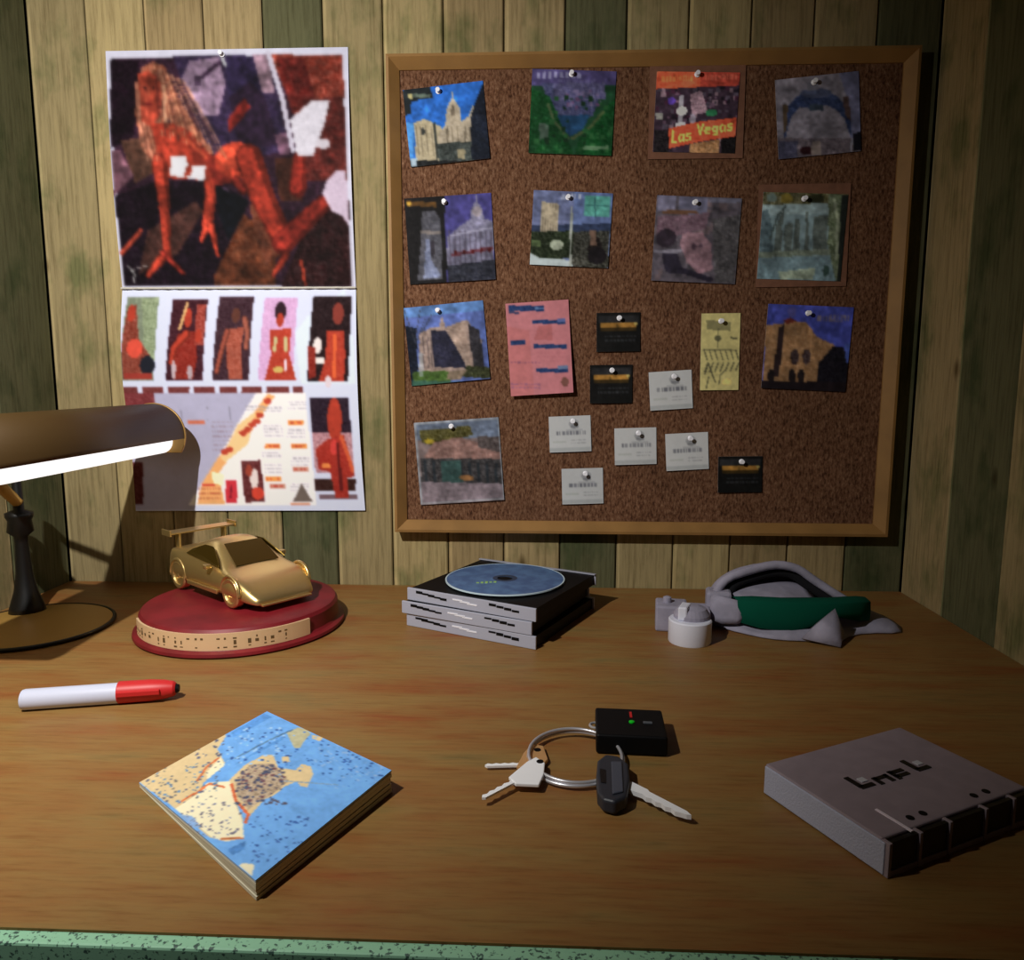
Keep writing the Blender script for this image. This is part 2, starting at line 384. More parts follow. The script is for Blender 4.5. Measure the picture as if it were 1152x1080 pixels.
c.poly([(215, 425), (380, 410), (400, 540), (230, 540)], (72, 80, 78), n=16)
c.poly([(372, 300), (400, 210), (428, 140), (450, 130), (470, 500), (375, 500)], (26, 32, 46), n=6)
c.line([(205, 330), (215, 540)], 12, (60, 64, 60)).rect(85, 505, 470, 545, (26, 28, 30), n=10).rect(310, 450, 345, 495, (160, 150, 120))
c.poly([(88, 500), (120, 495), (115, 530), (92, 540)], (180, 205, 225))
CC = dict(C1=(-.1052, .5075, .0857, .0789, 5.5), C2=(.0280, .5177, .0881, .0845, -2.5), C3=(-.1024, .3894, .0941, .0907, 3.2), C4=(.0283, .3989, .0847, .0778, -2.9),
C5o=(.1581, .5171, .0991, .0940, .2), C5i=(.1575, .5159, .0858, .0799, -1.6), C6=(.2840, .5116, .0852, .0792, 5.2), C7=(.1622, .3871, .0898, .0889, -2.6),
C8o=(.2745, .3907, .0958, .1058, .6), C8i=(.2737, .3894, .0883, .0894, -2.0), C9=(-.1071, .2778, .0882, .0855, 5.4), PK=(-.0048, .2726, .0688, .1006, 3.7),
C10=(-.0945, .1467, .0955, .0937, 4.1), Wa=(.0299, .1784, .0464, .0399, 2.4), Wd=(.0446, .1197, .0462, .0402, 2.0), B1=(.0813, .2900, .0475, .0420, .9),
B2=(.0745, .2336, .0466, .0421, .8), Y=(.1921, .2687, .0418, .0827, .6), Wb=(.1400, .2271, .0466, .0420, 3.8), Wc=(.1028, .1651, .0463, .0408, 1.9),
We=(.1600, .1595, .0469, .0411, 3.3), B3=(.2194, .1341, .0486, .0405, 1.0), C11=(.2853, .2728, .0909, .0904, -2.5))
card('postcard', c, CC['C1'], 'postcard of a white spired cathedral under bright blue sky, top left on the cork board', 'postcard', PC, (.44, .07), 'white push pin through the cathedral postcard')
# 2 green and violet night skyline
q = [(655, 75), (1052, 88), (1030, 490), (648, 460)]
c = Canvas(N, N, q, (22, 62, 38), 1.5)
c.rect(640, 70, 1060, 150, (66, 58, 108)).poly([(700, 140), (1000, 140), (940, 300), (760, 300)], (58, 62, 100), n=10)
c.rect(760, 140, 1000, 220, (74, 72, 112), n=10).poly([(770, 290), (930, 290), (900, 360), (840, 390), (800, 350)], (14, 56, 92))
c.poly([(648, 160), (740, 200), (820, 390), (860, 480), (640, 480)], (10, 60, 26), n=7).poly([(1055, 200), (990, 270), (880, 400), (860, 490), (1040, 490)], (8, 62, 26), n=7)
c.line([(735, 240), (760, 310), (830, 400)], 14, (86, 92, 62), .7).line([(990, 280), (930, 350), (850, 400)], 14, (86, 86, 52), .7).poly([(690, 320), (740, 330), (740, 390), (700, 400)], (62, 82, 70))
c.speck(780, 160, 980, 260, [(100, 90, 130), (90, 60, 100), (40, 60, 80)], 30, 7).speck(660, 200, 1040, 460, [(30, 80, 40), (16, 44, 24)], 40, 10)
for x in range(675, 890, 27): c.rect(x, 90, x+19, 118, (140, 140, 180), .8)
c.textlines(780, 125, 960, 140, 1, (96, 92, 140), .7, .9).rect(900, 440, 1015, 458, (90, 120, 90), .8)
card('postcard', c, CC['C2'], 'dark green and violet night aerial postcard right of the white cathedral one', 'postcard', PC, (.47, .05), 'white push pin through the green night postcard')
# 3 domed capitol seen beside a dark archway
q = [(70, 690), (470, 645), (485, 1055), (85, 1075)]
c = Canvas(N, N, q, (66, 62, 128), 1.05)
c.poly([(60, 690), (255, 665), (260, 1080), (60, 1080)], (20, 18, 20), n=5).rect(80, 700, 215, 722, (92, 62, 24)).ell(92, 712, 10, 10, (190, 150, 50))
c.poly([(150, 745), (210, 738), (235, 780), (238, 1050), (120, 1060), (140, 900)], (78, 78, 88), n=9).poly([(165, 870), (180, 870), (185, 960), (235, 1040), (150, 1050)], (112, 120, 150), n=10)
c.rect(140, 830, 235, 845, (120, 112, 110)).ell(195, 910, 12, 40, (44, 40, 48))
c.poly([(262, 860), (330, 800), (375, 770), (378, 720), (398, 690), (402, 655), (408, 690), (428, 720), (436, 765), (480, 780), (480, 990), (262, 1000)], (118, 116, 142), n=8)
for x in range(275, 480, 24): c.line([(x, 830), (x, 990)], 9, (84, 78, 98), .8)
c.line([(280, 850), (470, 810)], 9, (160, 158, 185), .8).line([(290, 940), (470, 905)], 16, (96, 40, 50), .8)
for x in range(300, 470, 40): c.ell(x, 930-(x-300)*.1, 8, 12, (70, 12, 14))
c.ell(404, 735, 22, 24, (150, 140, 150)).poly([(262, 990), (485, 960), (485, 1070), (262, 1070)], (40, 42, 54), n=10)
card('postcard', c, CC['C3'], 'postcard of a domed building beside a dark archway, left end of the second row', 'postcard', PC, (.46, .07), 'white push pin through the dark archway postcard')
# 4 tower and trees with teal patch
q = [(665, 635), (1030, 662), (1018, 1010), (650, 985)]
c = Canvas(N, N, q, (92, 108, 152), 1.25)
c.rect(640, 620, 850, 820, (94, 104, 146)).rect(850, 640, 1040, 820, (84, 104, 156)).rect(640, 800, 1040, 850, (40, 52, 82))
c.poly([(700, 690), (780, 700), (780, 835), (700, 832)], (174, 160, 134), n=5)
for x in range(708, 780, 12): c.line([(x, 700), (x, 830)], 3, (130, 118, 100), .7)
c.poly([(900, 665), (1020, 675), (1015, 770), (900, 760)], (68, 150, 140), n=5).line([(950, 680), (950, 770)], 6, (40, 90, 96)).line([(905, 715), (1010, 720)], 6, (44, 110, 110))
c.rect(640, 830, 850, 960, (36, 46, 28), n=14).ell(775, 895, 30, 26, (150, 160, 140)).rect(660, 870, 700, 900, (80, 100, 60))
c.rect(850, 835, 1020, 1010, (56, 56, 50), n=20).ell(955, 920, 34, 60, (32, 26, 26), n=10).ell(965, 950, 45, 40, (26, 22, 26))
c.poly([(640, 925), (700, 955), (850, 970), (850, 1000), (640, 985)], (170, 185, 190)).line([(842, 720), (840, 1000)], 10, (150, 156, 150)).rect(930, 830, 960, 900, (110, 84, 70))
c.textlines(790, 660, 885, 685, 1, (180, 190, 210), .9, .9)
card('postcard', c, CC['C4'], 'postcard of a pale tower above trees with a teal patch in its upper right corner', 'postcard', PC, (.44, .08), 'white push pin through the pale tower postcard')
# 5 las vegas, on a brown mount
FONT = {'L': [[(0, 0), (0, 1), (.8, 1)]], 'a': [[(.9, .45), (.3, .42), (0, .7), (.2, 1), (.8, .95), (.9, .45), (.95, 1)]], 's': [[(.85, .45), (.2, .45), (.15, .68), (.85, .75), (.8, 1), (.05, 1)]],
        'V': [[(0, 0), (.5, 1), (1, 0)]], 'e': [[(.1, .7), (.9, .7), (.8, .45), (.2, .45), (0, .75), (.25, 1), (.9, .95)]], 'g': [[(.9, .45), (.2, .45), (.05, .7), (.3, .92), (.9, .85), (.9, .45), (.9, 1.2), (.1, 1.25)]]}
q = [(143, 75), (503, 95), (490, 443), (138, 425)]
c = Canvas(76, 76, q, (52, 38, 52), 2.1)
c.speck(145, 150, 500, 420, [(96, 70, 92), (30, 24, 34), (70, 60, 76), (120, 96, 110), (60, 30, 50)], 130, 9)
c.poly([(140, 75), (330, 80), (330, 150), (140, 150)], (204, 70, 18)).poly([(330, 85), (505, 95), (500, 150), (330, 150)], (150, 44, 26)).textlines(165, 98, 300, 125, 1, (236, 120, 30), .9, .9).textlines(350, 100, 490, 125, 1, (190, 84, 60), .9, .9)
c.line([(255, 190), (252, 310)], 18, (150, 146, 160)).ell(257, 250, 24, 20, (196, 196, 200)).ell(212, 205, 18, 16, (70, 40, 140)).poly([(290, 180), (340, 165), (370, 260), (300, 270)], (140, 110, 126), n=14).ell(385, 263, 26, 16, (30, 110, 70)).ell(305, 290, 14, 26, (140, 130, 150)).rect(145, 255, 175, 285, (130, 130, 126)).rect(230, 300, 275, 318, (180, 180, 190))
c.rect(140, 330, 205, 440, (30, 26, 30), n=8).rect(430, 370, 500, 445, (20, 18, 20), n=6)
c.poly([(205, 325), (330, 300), (492, 288), (492, 368), (330, 388), (205, 412)], (196, 62, 14)).poly([(296, 395), (425, 380), (420, 445), (296, 445)], (140, 100, 60), n=14)
def word(cv, s, x, y, w_, h_, dx, dy, col, th):
    for ch in s:
        for st in FONT.get(ch, []): cv.line([(x+a*w_, y+b*h_) for a, b in st], th, col)
        x += dx; y += dy
word(c, 'Las', 220, 335, 22, 50, 29, -4, (240, 190, 60), 9); word(c, 'Vegas', 328, 312, 22, 44, 32, -4, (240, 186, 56), 9)
m_ = empty('postcard', (CC['C5o'][0], YC-.001, CC['C5o'][1])); tag(m_, 'orange Las Vegas postcard on a brown mount in the top row of the board', 'postcard', PC)
MOUNT = pmat('brown_mount', (124, 84, 64), .85, vary=.12, vscale=120)
MB().box((0, -.0004, 0), (CC['C5o'][2], .0008, CC['C5o'][3])).obj('mount', MOUNT, m_, rot=(0, -R(CC['C5o'][4]), 0))
sheet('picture', c, CC['C5i'][2], CC['C5i'][3], m_, (CC['C5i'][0]-CC['C5o'][0], -.0016, CC['C5i'][1]-CC['C5o'][1]), (0, R(1.6), 0))
pin(.1581-.001, .5530, 'white push pin through the orange Las Vegas postcard', YC-.0032)
# 6 blue arch
q = [(658, 118), (1028, 80), (1028, 425), (680, 465)]
c = Canvas(N, N, q, (108, 104, 118), 1.9)
c.poly([(940, 85), (1030, 80), (1030, 430), (990, 430), (975, 200)], (84, 86, 116))
o_ = [(700, 370), (702, 300), (715, 235), (760, 185), (800, 165), (860, 160), (925, 185), (970, 225), (988, 300), (992, 370)]
i_ = [(978, 340), (962, 285), (925, 245), (880, 225), (850, 245), (815, 240), (770, 235), (735, 270), (718, 320), (708, 375)]
c.poly(o_+i_, (38, 50, 84), n=7); c.ell(840, 175, 70, 22, (60, 68, 96)).rect(808, 222, 870, 250, (44, 56, 72))
c.poly([(695, 222), (718, 225), (712, 340), (700, 350)], (70, 56, 42)).poly([(955, 190), (982, 190), (990, 300), (965, 270)], (66, 50, 50))
c.rect(660, 370, 1030, 470, (84, 76, 86), n=9).rect(670, 385, 760, 465, (58, 58, 80), n=8).ell(797, 425, 26, 20, (42, 18, 24)).rect(820, 385, 860, 445, (118, 106, 104)).poly([(992, 350), (1030, 340), (1030, 425), (995, 425)], (18, 18, 26)).line([(992, 370), (985, 430)], 8, (130, 130, 150))
c.poly([(800, 130), (855, 125), (850, 160), (800, 165)], (90, 90, 104))
card('postcard', c, CC['C6'], 'pale grey postcard of a dark blue arch over water, top right of the board', 'postcard', PC, (.46, .08), 'white push pin through the blue arch postcard')
# 7 dim mauve
q = [(145, 615), (520, 632), (485, 1005), (130, 985)]
c = Canvas(N, N, q, (74, 68, 78), 1.7)
c.speck(140, 640, 510, 1000, [(84, 76, 88), (60, 56, 64), (92, 78, 84)], 70, 16).poly([(145, 615), (228, 618), (225, 680), (145, 685)], (96, 94, 118)).poly([(245, 622), (370, 630), (365, 700), (300, 720), (240, 680)], (88, 88, 112)).rect(170, 680, 325, 697, (88, 60, 42))
c.poly([(150, 705), (300, 700), (380, 690), (360, 760), (240, 790), (150, 780)], (98, 74, 88), n=8).ell(190, 800, 45, 40, (42, 34, 44)).poly([(260, 780), (345, 775), (385, 830), (390, 940), (330, 960), (280, 900), (250, 830)], (128, 96, 108), n=5).ell(310, 838, 12, 14, (80, 58, 74)).ell(340, 835, 10, 10, (86, 64, 80))
c.poly([(170, 860), (240, 870), (270, 960), (190, 950)], (40, 36, 50)).poly([(140, 850), (260, 850), (255, 865), (140, 866)], (112, 108, 124)).line([(255, 940), (380, 985)], 24, (36, 32, 46)).poly([(390, 720), (515, 700), (485, 1000), (400, 1000)], (66, 64, 68), n=9).rect(375, 632, 515, 650, (92, 92, 112))
card('postcard', c, CC['C7'], 'faded mauve grey postcard directly below the orange Las Vegas one', 'postcard', PC, (.45, .07), 'white push pin through the faded mauve postcard')
# 8 skyline over water on a brown mount
q = [(605, 600), (970, 618), (948, 1000), (588, 970)]
c = Canvas(N, N, q, (98, 120, 128), 2.0)
c.rect(590, 600, 975, 655, (78, 76, 50), n=16).ell(705, 630, 26, 22, (110, 96, 30)).ell(640, 625, 22, 20, (84, 100, 96)).ell(830, 635, 40, 20, (34, 36, 22)).rect(590, 655, 900, 700, (120, 142, 148))
c.poly([(590, 690), (625, 670), (650, 760), (650, 860), (590, 870)], (66, 84, 92), n=6)
for a in ([(655, 870), (665, 740), (700, 660), (690, 750), (690, 870)], [(700, 870), (700, 740), (735, 735), (735, 870)], [(738, 870), (745, 720), (765, 715), (768, 870)], [(785, 870), (792, 690), (800, 690), (810, 870)], [(822, 870), (825, 710), (885, 705), (885, 870)]):
    c.poly(a, (70, 80, 78), n=6)
c.poly([(885, 620), (970, 620), (950, 1000), (900, 1000), (890, 850)], (84, 96, 74), n=16).poly([(940, 620), (975, 620), (950, 1000), (935, 1000)], (26, 30, 28)).line([(910, 640), (930, 740), (925, 900)], 12, (120, 130, 110))
c.rect(590, 855, 900, 880, (96, 108, 96), n=9).poly([(588, 880), (900, 885), (930, 1000), (588, 975)], (88, 112, 122), n=5).poly([(680, 945), (840, 935), (830, 985), (690, 980)], (118, 132, 116), n=8).ell(885, 950, 14, 26, (40, 60, 56)).line([(640, 800), (670, 700), (700, 665)], 8, (52, 64, 62))
m_ = empty('postcard', (CC['C8o'][0], YC-.001, CC['C8o'][1])); tag(m_, 'grey green skyline over water postcard on a brown mount, right end of second row', 'postcard', PC)
MB().box((0, -.0004, 0), (CC['C8o'][2], .0008, CC['C8o'][3])).obj('mount', MOUNT, m_, rot=(0, -R(CC['C8o'][4]), 0))
sheet('picture', c, CC['C8i'][2], CC['C8i'][3], m_, (CC['C8i'][0]-CC['C8o'][0], -.0016, CC['C8i'][1]-CC['C8o'][1]), (0, R(2), 0))
pin(.2732, .4280, 'white push pin through the skyline over water postcard', YC-.0032)
# 9 stone church
q = [(57, 105), (400, 68), (428, 405), (88, 445)]
c = Canvas(N, N, q, (86, 106, 176), 1.0)
c.poly([(50, 100), (410, 66), (415, 110), (60, 150)], (84, 124, 184)).poly([(57, 180), (112, 190), (118, 440), (70, 440)], (18, 24, 38), n=7)
for a, b in (((60, 110), (110, 260)), ((130, 110), (105, 250)), ((150, 150), (110, 260)), ((70, 140), (100, 230)), ((180, 130), (120, 240))): c.line([a, b], 4, (60, 62, 74), .8)
c.poly([(125, 215), (170, 190), (210, 185), (222, 135), (240, 185), (290, 165), (330, 150), (350, 180), (385, 195), (405, 340), (340, 390), (120, 400)], (146, 126, 118), n=8)
c.poly([(175, 200), (240, 200), (330, 340), (320, 360), (190, 360)], (36, 36, 54), n=6).poly([(335, 170), (385, 195), (405, 360), (355, 350)], (44, 42, 48), n=8).poly([(240, 190), (320, 160), (350, 350), (325, 350)], (158, 136, 124), n=9)
for x in (140, 160, 175): c.line([(x, 230), (x+4, 360)], 6, (90, 78, 80), .8)
c.poly([(95, 380), (250, 375), (260, 440), (90, 445)], (66, 94, 40), n=8).poly([(330, 350), (428, 355), (428, 405), (300, 400)], (52, 56, 34), n=12).poly([(250, 375), (330, 370), (300, 410), (240, 415)], (120, 104, 88)).rect(120, 300, 140, 400, (140, 150, 160), .6)
c.rect(88, 420, 428, 445, (44, 90, 100), .6)
card('postcard', c, CC['C9'], 'postcard of a brown stone church with bare trees, left end of the third row', 'postcard', PC, (.43, .07), 'white push pin through the stone church postcard')
# 10 market building
q = [(110, 605), (473, 570), (482, 920), (122, 970)]
c = Canvas(N, N, q, (112, 98, 98), 1.15)
c.poly([(110, 605), (473, 570), (476, 660), (300, 665), (115, 680)], (96, 108, 130), n=5).poly([(130, 640), (350, 610), (360, 650), (180, 700), (140, 690)], (78, 74, 36), n=18).ell(172, 685, 22, 12, (150, 130, 30))
c.poly([(190, 690), (300, 660), (380, 680), (475, 690), (476, 780), (130, 780)], (126, 96, 90), n=8).poly([(380, 655), (476, 650), (476, 720), (380, 700)], (74, 66, 66), n=10)
c.poly([(130, 760), (475, 745), (478, 860), (130, 870)], (56, 54, 56), n=12)
for x in range(150, 470, 38): c.line([(x, 770), (x, 860)], 12, (34, 40, 46), .9)
c.poly([(215, 770), (300, 760), (310, 860), (220, 865)], (50, 76, 74), n=6).ell(325, 835, 30, 14, (120, 84, 50)).poly([(125, 865), (480, 850), (482, 920), (122, 970)], (116, 104, 112), n=5)
c.line([(114, 608), (124, 964), (482, 916), (471, 574), (114, 608)], 8, (150, 156, 165), .8)
card('postcard', c, CC['C10'], 'postcard of a low arcaded building with a grey border, bottom left of the board', 'postcard', PC, (.44, .07), 'white push pin through the arcaded building postcard')
# 11 adobe building
q = [(758, 72), (1083, 90), (1052, 410), (732, 395)]
c = Canvas(N, N, q, (44, 54, 140), 1.9)
c.poly([(750, 150), (810, 150), (840, 135), (905, 145), (945, 200), (1010, 230), (1040, 300), (1040, 400), (735, 400)], (126, 92, 58), n=8)
c.poly([(815, 135), (840, 125), (870, 140), (830, 150)], (84, 30, 24)).poly([(800, 160), (822, 150), (800, 350), (775, 350)], (34, 24, 26)).poly([(1005, 235), (1045, 240), (1070, 320), (1060, 400), (940, 380), (950, 300)], (20, 18, 26), n=5)
for x in (860, 905): c.ell(x, 275, 16, 30, (50, 38, 40), n=10)
for x in (770, 850, 885): c.ell(x, 350, 14, 28, (26, 20, 22))
c.poly([(730, 365), (1058, 375), (1052, 412), (730, 398)], (24, 18, 22)).poly([(1050, 230), (1075, 220), (1070, 300), (1055, 300)], (48, 70, 150)).ell(848, 105, 16, 20, (70, 66, 130), .8)
c.textlines(945, 118, 1065, 145, 1, (110, 96, 100), .8, .9)
card('postcard', c, CC['C11'], 'postcard of a tan adobe building under deep blue sky, right side of third row', 'postcard', PC, (.47, .09), 'white push pin through the tan adobe building postcard')

# pink form
q = [(500, 85), (770, 65), (788, 465), (518, 487)]
c = Canvas(56, 80, q, (204, 126, 134), .92); c.mot = .3
c.poly([(500, 180), (600, 200), (620, 480), (518, 487)], (196, 110, 108), .5).poly([(640, 180), (700, 170), (700, 240), (620, 240)], (178, 96, 96), .6)
for r_ in ((512, 92, 665, 116), (615, 153, 755, 170), (518, 242, 585, 262), (620, 258, 762, 276), (628, 362, 768, 380)): c.rect(*r_, (38, 62, 112), n=10)
c.rect(512, 118, 560, 128, (70, 70, 110)).rect(625, 100, 665, 108, (96, 130, 180)).rect(720, 145, 757, 160, (96, 110, 170)).rect(720, 350, 768, 365, (110, 130, 170))
c.textlines(520, 430, 650, 460, 2, (130, 90, 140), .6).textlines(630, 290, 760, 345, 3, (190, 110, 120), .5).textlines(520, 335, 650, 350, 1, (130, 80, 110), .7).ell(752, 420, 16, 22, (130, 84, 76))
def pshape(u, v): return ((u-.5)*.0688, -.006*(.25+abs(v-.1)**1.5)-.002*u*v, (.5-v)*.1006)
o = sheet('receipt', c, .0688, .1006, None, (CC['PK'][0], YC-.0008, CC['PK'][1]), (0, -R(3.7), 0), PAPERPRINT, shape=pshape)
tag(o, 'pink form with dark blue printed bars, curling off the cork board', 'form')
# yellow handwritten note
q = [(508, 118), (652, 103), (645, 408), (495, 398)]
c = Canvas(40, 76, q, (156, 146, 88), 2.2); c.mot = .35
ink = (62, 62, 44)
c.rect(525, 140, 615, 175, ink, .55).ell(567, 205, 12, 12, ink, .8).rect(615, 198, 640, 206, ink, .8).line([(570, 170), (565, 240)], 5, ink, .6)
for x in range(515, 640, 20): c.line([(x, 250), (x+10, 285)], 5, ink, .7); c.line([(x, 330), (x+12, 300)], 6, ink, .7)
c.rect(510, 246, 640, 252, ink, .5).line([(515, 340), (530, 300), (545, 345), (555, 370)], 6, ink, .8).line([(520, 390), (530, 350)], 6, ink, .7).line([(570, 380), (575, 345), (590, 330)], 5, ink, .7).ell(600, 373, 18, 12, (214, 160, 80))
card('note', c, CC['Y'], 'narrow yellow handwritten note pinned left of the tan adobe postcard', 'note', None, (.5, .1), 'white push pin through the narrow yellow note')
# black cards
def blackcard(key, label, plabel):
    c = Canvas(40, 34, bg=(14, 14, 14), gain=2.0)
    c.rect(4, 8, 96, 26, (30, 30, 32)).rect(8, 26, 92, 37, (128, 88, 18)).ell(90, 30, 4, 4, (150, 130, 60)).rect(44, 30, 50, 44, (90, 64, 14)).rect(8, 37, 90, 46, (44, 32, 10))
    c.textlines(18, 58, 90, 80, 2, (40, 42, 46), .9)
    card('business_card', c, CC[key], label, 'business card', 'black business cards on the cork board', (.52, .14), plabel)
blackcard('B1', 'black card with an orange stripe, upper one of two right of the pink form', 'white push pin through the upper black card')
blackcard('B2', 'black card with an orange stripe, lower one of two right of the pink form', 'white push pin through the lower black card')
blackcard('B3', 'black card with an orange stripe alone near the bottom right of the board', 'white push pin through the lone black card at lower right')
def whitecard(key, g, label, plabel):
    c = Canvas(44, 38, bg=(182, 184, 186), gain=g); c.mot = .2
    c.rect(0, 88, 100, 100, (160, 164, 166)).ell(60, 22, 12, 14, (120, 122, 128), .6).rect(52, 26, 70, 34, (110, 112, 118), .7)  # grey blot at top centre is the pin's shadow, painted into the card
    c.textlines(18, 42, 88, 56, 1, (92, 94, 104), .9, .8).rect(40, 36, 80, 42, (150, 152, 158), .6).textlines(52, 66, 88, 80, 2, (130, 132, 138), .8).rect(8, 68, 40, 74, (168, 172, 170))
    card('business_card', c, CC[key], label, 'business card', 'white business cards on the cork board')
    x, z, w_, h_, a = CC[key]; t = pin(x+.003, z+h_*.36, plabel)
whitecard('Wa', 1.15, 'white business card directly right of the arcaded building postcard, leftmost in its row', 'pin of the leftmost white business card')
whitecard('Wb', 1.3, 'white business card below left of the yellow note, topmost of the white cards', 'pin of the topmost white business card')
whitecard('Wc', 1.25, 'white business card in the middle, second from the left in its row', 'pin of the middle white business card')
whitecard('Wd', 1.1, 'white business card closest to the bottom of the frame', 'pin of the lowest white business card')
whitecard('We', 1.35, 'white business card directly left of the lone black card', 'pin of the rightmost white business card')

# ------------------------------------------------------------------ calendar
cal = empty('wall_calendar', (-.343, D, .34)); tag(cal, 'open wall calendar with a large red toned photo above and small photos below', 'calendar')
SK, SK2, DK = (172, 52, 32), (132, 36, 26), (34, 14, 22)
q = [(60, 52), (1025, 38), (1050, 990), (135, 995)]
c = Canvas(150, 146, q, (222, 222, 246), .82); c.mot = 1.8
pic = [(82, 84), (1005, 66), (1032, 985), (145, 985)]
c.poly(pic, (48, 26, 42), n=6)
c.poly([(82, 84), (200, 84), (180, 400), (90, 430)], (22, 10, 20), n=6).poly([(330, 70), (720, 70), (800, 450), (520, 470), (470, 420), (400, 250)], (46, 34, 62), n=5)
c.poly([(400, 90), (515, 75), (545, 180), (520, 300), (450, 310), (370, 160)], (136, 112, 138), n=6).line([(425, 165), (455, 150), (500, 110), (530, 90)], 16, (56, 36, 60)).rect(420, 150, 445, 185, (60, 44, 64)).line([(525, 70), (540, 105)], 12, (196, 200, 206))
c.poly([(540, 70), (650, 70), (700, 220), (560, 260)], (44, 34, 66)).poly([(560, 230), (640, 170), (700, 230), (760, 420), (600, 430)], (40, 26, 46))
c.poly([(650, 68), (710, 68), (740, 215), (690, 215)], (150, 120, 138)).poly([(720, 68), (1005, 66), (1012, 240), (880, 260), (820, 300)], (118, 46, 34), n=14)
c.poly([(740, 80), (850, 80), (900, 240), (810, 300)], (92, 26, 22), n=9).poly([(880, 240), (1010, 230), (1025, 560), (800, 560)], (84, 30, 26), n=9)
c.line([(712, 62), (770, 240), (812, 440)], 20, (208, 202, 224)).poly([(740, 380), (790, 370), (800, 455), (760, 455)], (110, 76, 98))
c.poly([(130, 400), (220, 390), (280, 520), (190, 570)], (92, 60, 48), n=5).poly([(92, 440), (130, 440), (185, 540), (105, 620)], (104, 68, 82), n=5)
c.poly([(110, 620), (280, 560), (520, 560), (640, 640), (500, 985), (145, 985)], (22, 12, 22), n=5).poly([(240, 760), (430, 640), (460, 680), (360, 850), (200, 940)], (64, 38, 34), n=5)
c.poly([(500, 940), (620, 690), (740, 800), (740, 985), (500, 985)], (86, 44, 26), n=8).poly([(640, 660), (700, 640), (760, 860), (700, 900)], (96, 50, 34), n=8).poly([(880, 700), (1030, 640), (1032, 985), (760, 985)], (40, 18, 20), n=12).poly([(740, 470), (860, 470), (850, 640), (760, 640)], (74, 38, 28), n=6)
# hair, then the posed model in white
c.poly([(205, 120), (250, 92), (300, 110), (360, 240), (500, 450), (480, 470), (380, 400), (310, 300), (330, 460), (290, 500), (220, 440), (185, 290)], (148, 84, 62), n=12)
c.poly([(195, 140), (235, 130), (285, 170), (290, 300), (250, 350), (210, 320)], (168, 58, 40)).ell(240, 200, 34, 54, (184, 68, 46)).ell(225, 190, 6, 4, (60, 24, 24)).ell(256, 190, 6, 4, (60, 24, 24)).ell(236, 215, 5, 12, (204, 92, 64)).line([(262, 150), (280, 260)], 10, (120, 44, 36)).ell(238, 244, 13, 5, (140, 30, 34)).ell(240, 268, 16, 8, (156, 48, 40))
c.line([(190, 180), (215, 400), (280, 480)], 16, (176, 108, 84)).line([(300, 190), (310, 330), (330, 440)], 14, (190, 140, 110))
c.poly([(250, 330), (330, 330), (400, 360), (500, 470), (500, 560), (330, 550), (290, 520)], SK).limb([(285, 480), (305, 640), (315, 860)], 62, 30, SK).limb([(480, 480), (492, 600), (475, 740)], 52, 44, SK)
c.limb([(475, 740), (450, 800)], 30, 14, SK).limb([(490, 740), (515, 860)], 30, 12, SK).limb([(310, 850), (240, 940)], 36, 22, SK).limb([(300, 850), (375, 930)], 30, 18, SK2).limb([(210, 760), (135, 850)], 18, 20, (170, 60, 40))
c.poly([(470, 470), (540, 450), (600, 560), (520, 580), (500, 570)], SK2)
c.ell(590, 480, 85, 72, (176, 54, 32)).ell(640, 500, 40, 60, (132, 38, 26)).ell(560, 470, 40, 46, (190, 64, 38)).limb([(640, 470), (690, 620), (770, 790)], 110, 90, (146, 42, 26)).limb([(590, 560), (620, 600)], 40, 30, SK2)
c.limb([(770, 810), (870, 710), (930, 650)], 90, 60, (130, 34, 24)).limb([(830, 590), (840, 470)], 70, 50, (140, 36, 24)).limb([(780, 860), (730, 940)], 30, 14, SK).line([(840, 880), (855, 980)], 12, (170, 56, 34))
for k_ in range(16):
    x_ = 200+k_*8; c.line([(x_+60, 110+k_*4), (x_+80+k_*6, 260+k_*6), (x_+95+k_*9, 380+k_*6)], 5, [(196, 140, 108), (96, 56, 50), (160, 104, 82)][k_ % 3], .75)
for k_ in range(6): c.line([(195+k_*6, 150), (205+k_*8, 330), (240+k_*10, 480)], 5, [(186, 130, 104), (110, 60, 52)][k_ % 2], .6)
c.poly([(195, 140), (235, 125), (285, 170), (288, 290), (250, 345), (212, 318)], (180, 64, 42), .8).ell(225, 195, 7, 5, (50, 22, 24)).ell(258, 195, 7, 5, (50, 22, 24)).line([(240, 195), (238, 230)], 7, (206, 92, 62)).ell(240, 258, 15, 6, (140, 26, 34)).line([(268, 150), (282, 300)], 10, (124, 44, 34))
c.poly([(400, 380), (480, 450), (490, 560), (440, 550)], (126, 38, 26), .8).line([(330, 350), (400, 400), (470, 470)], 14, (196, 76, 46), .7)
c.poly([(330, 465), (395, 460), (400, 500), (470, 500), (465, 560), (330, 540)], (222, 222, 232)).poly([(395, 500), (420, 490), (410, 540), (385, 545)], SK)
c.poly([(800, 320), (880, 250), (955, 245), (935, 340), (890, 465), (830, 465)], (222, 218, 234), n=8).ell(930, 415, 28, 20, (214, 206, 220)).poly([(945, 560), (980, 520), (1018, 520), (1028, 740), (1000, 700), (960, 680), (925, 610)], (216, 196, 222), n=9)
c.poly([(560, 310), (620, 235), (645, 270), (590, 340), (560, 370)], (120, 30, 24)).ell(545, 610, 16, 28, (70, 50, 72)).poly([(510, 580), (640, 640), (560, 800), (520, 700)], (10, 12, 18))
c.line([(160, 905), (185, 935), (180, 970)], 6, (190, 190, 190)).line([(185, 915), (240, 900)], 5, (170, 160, 160))
zc = .34
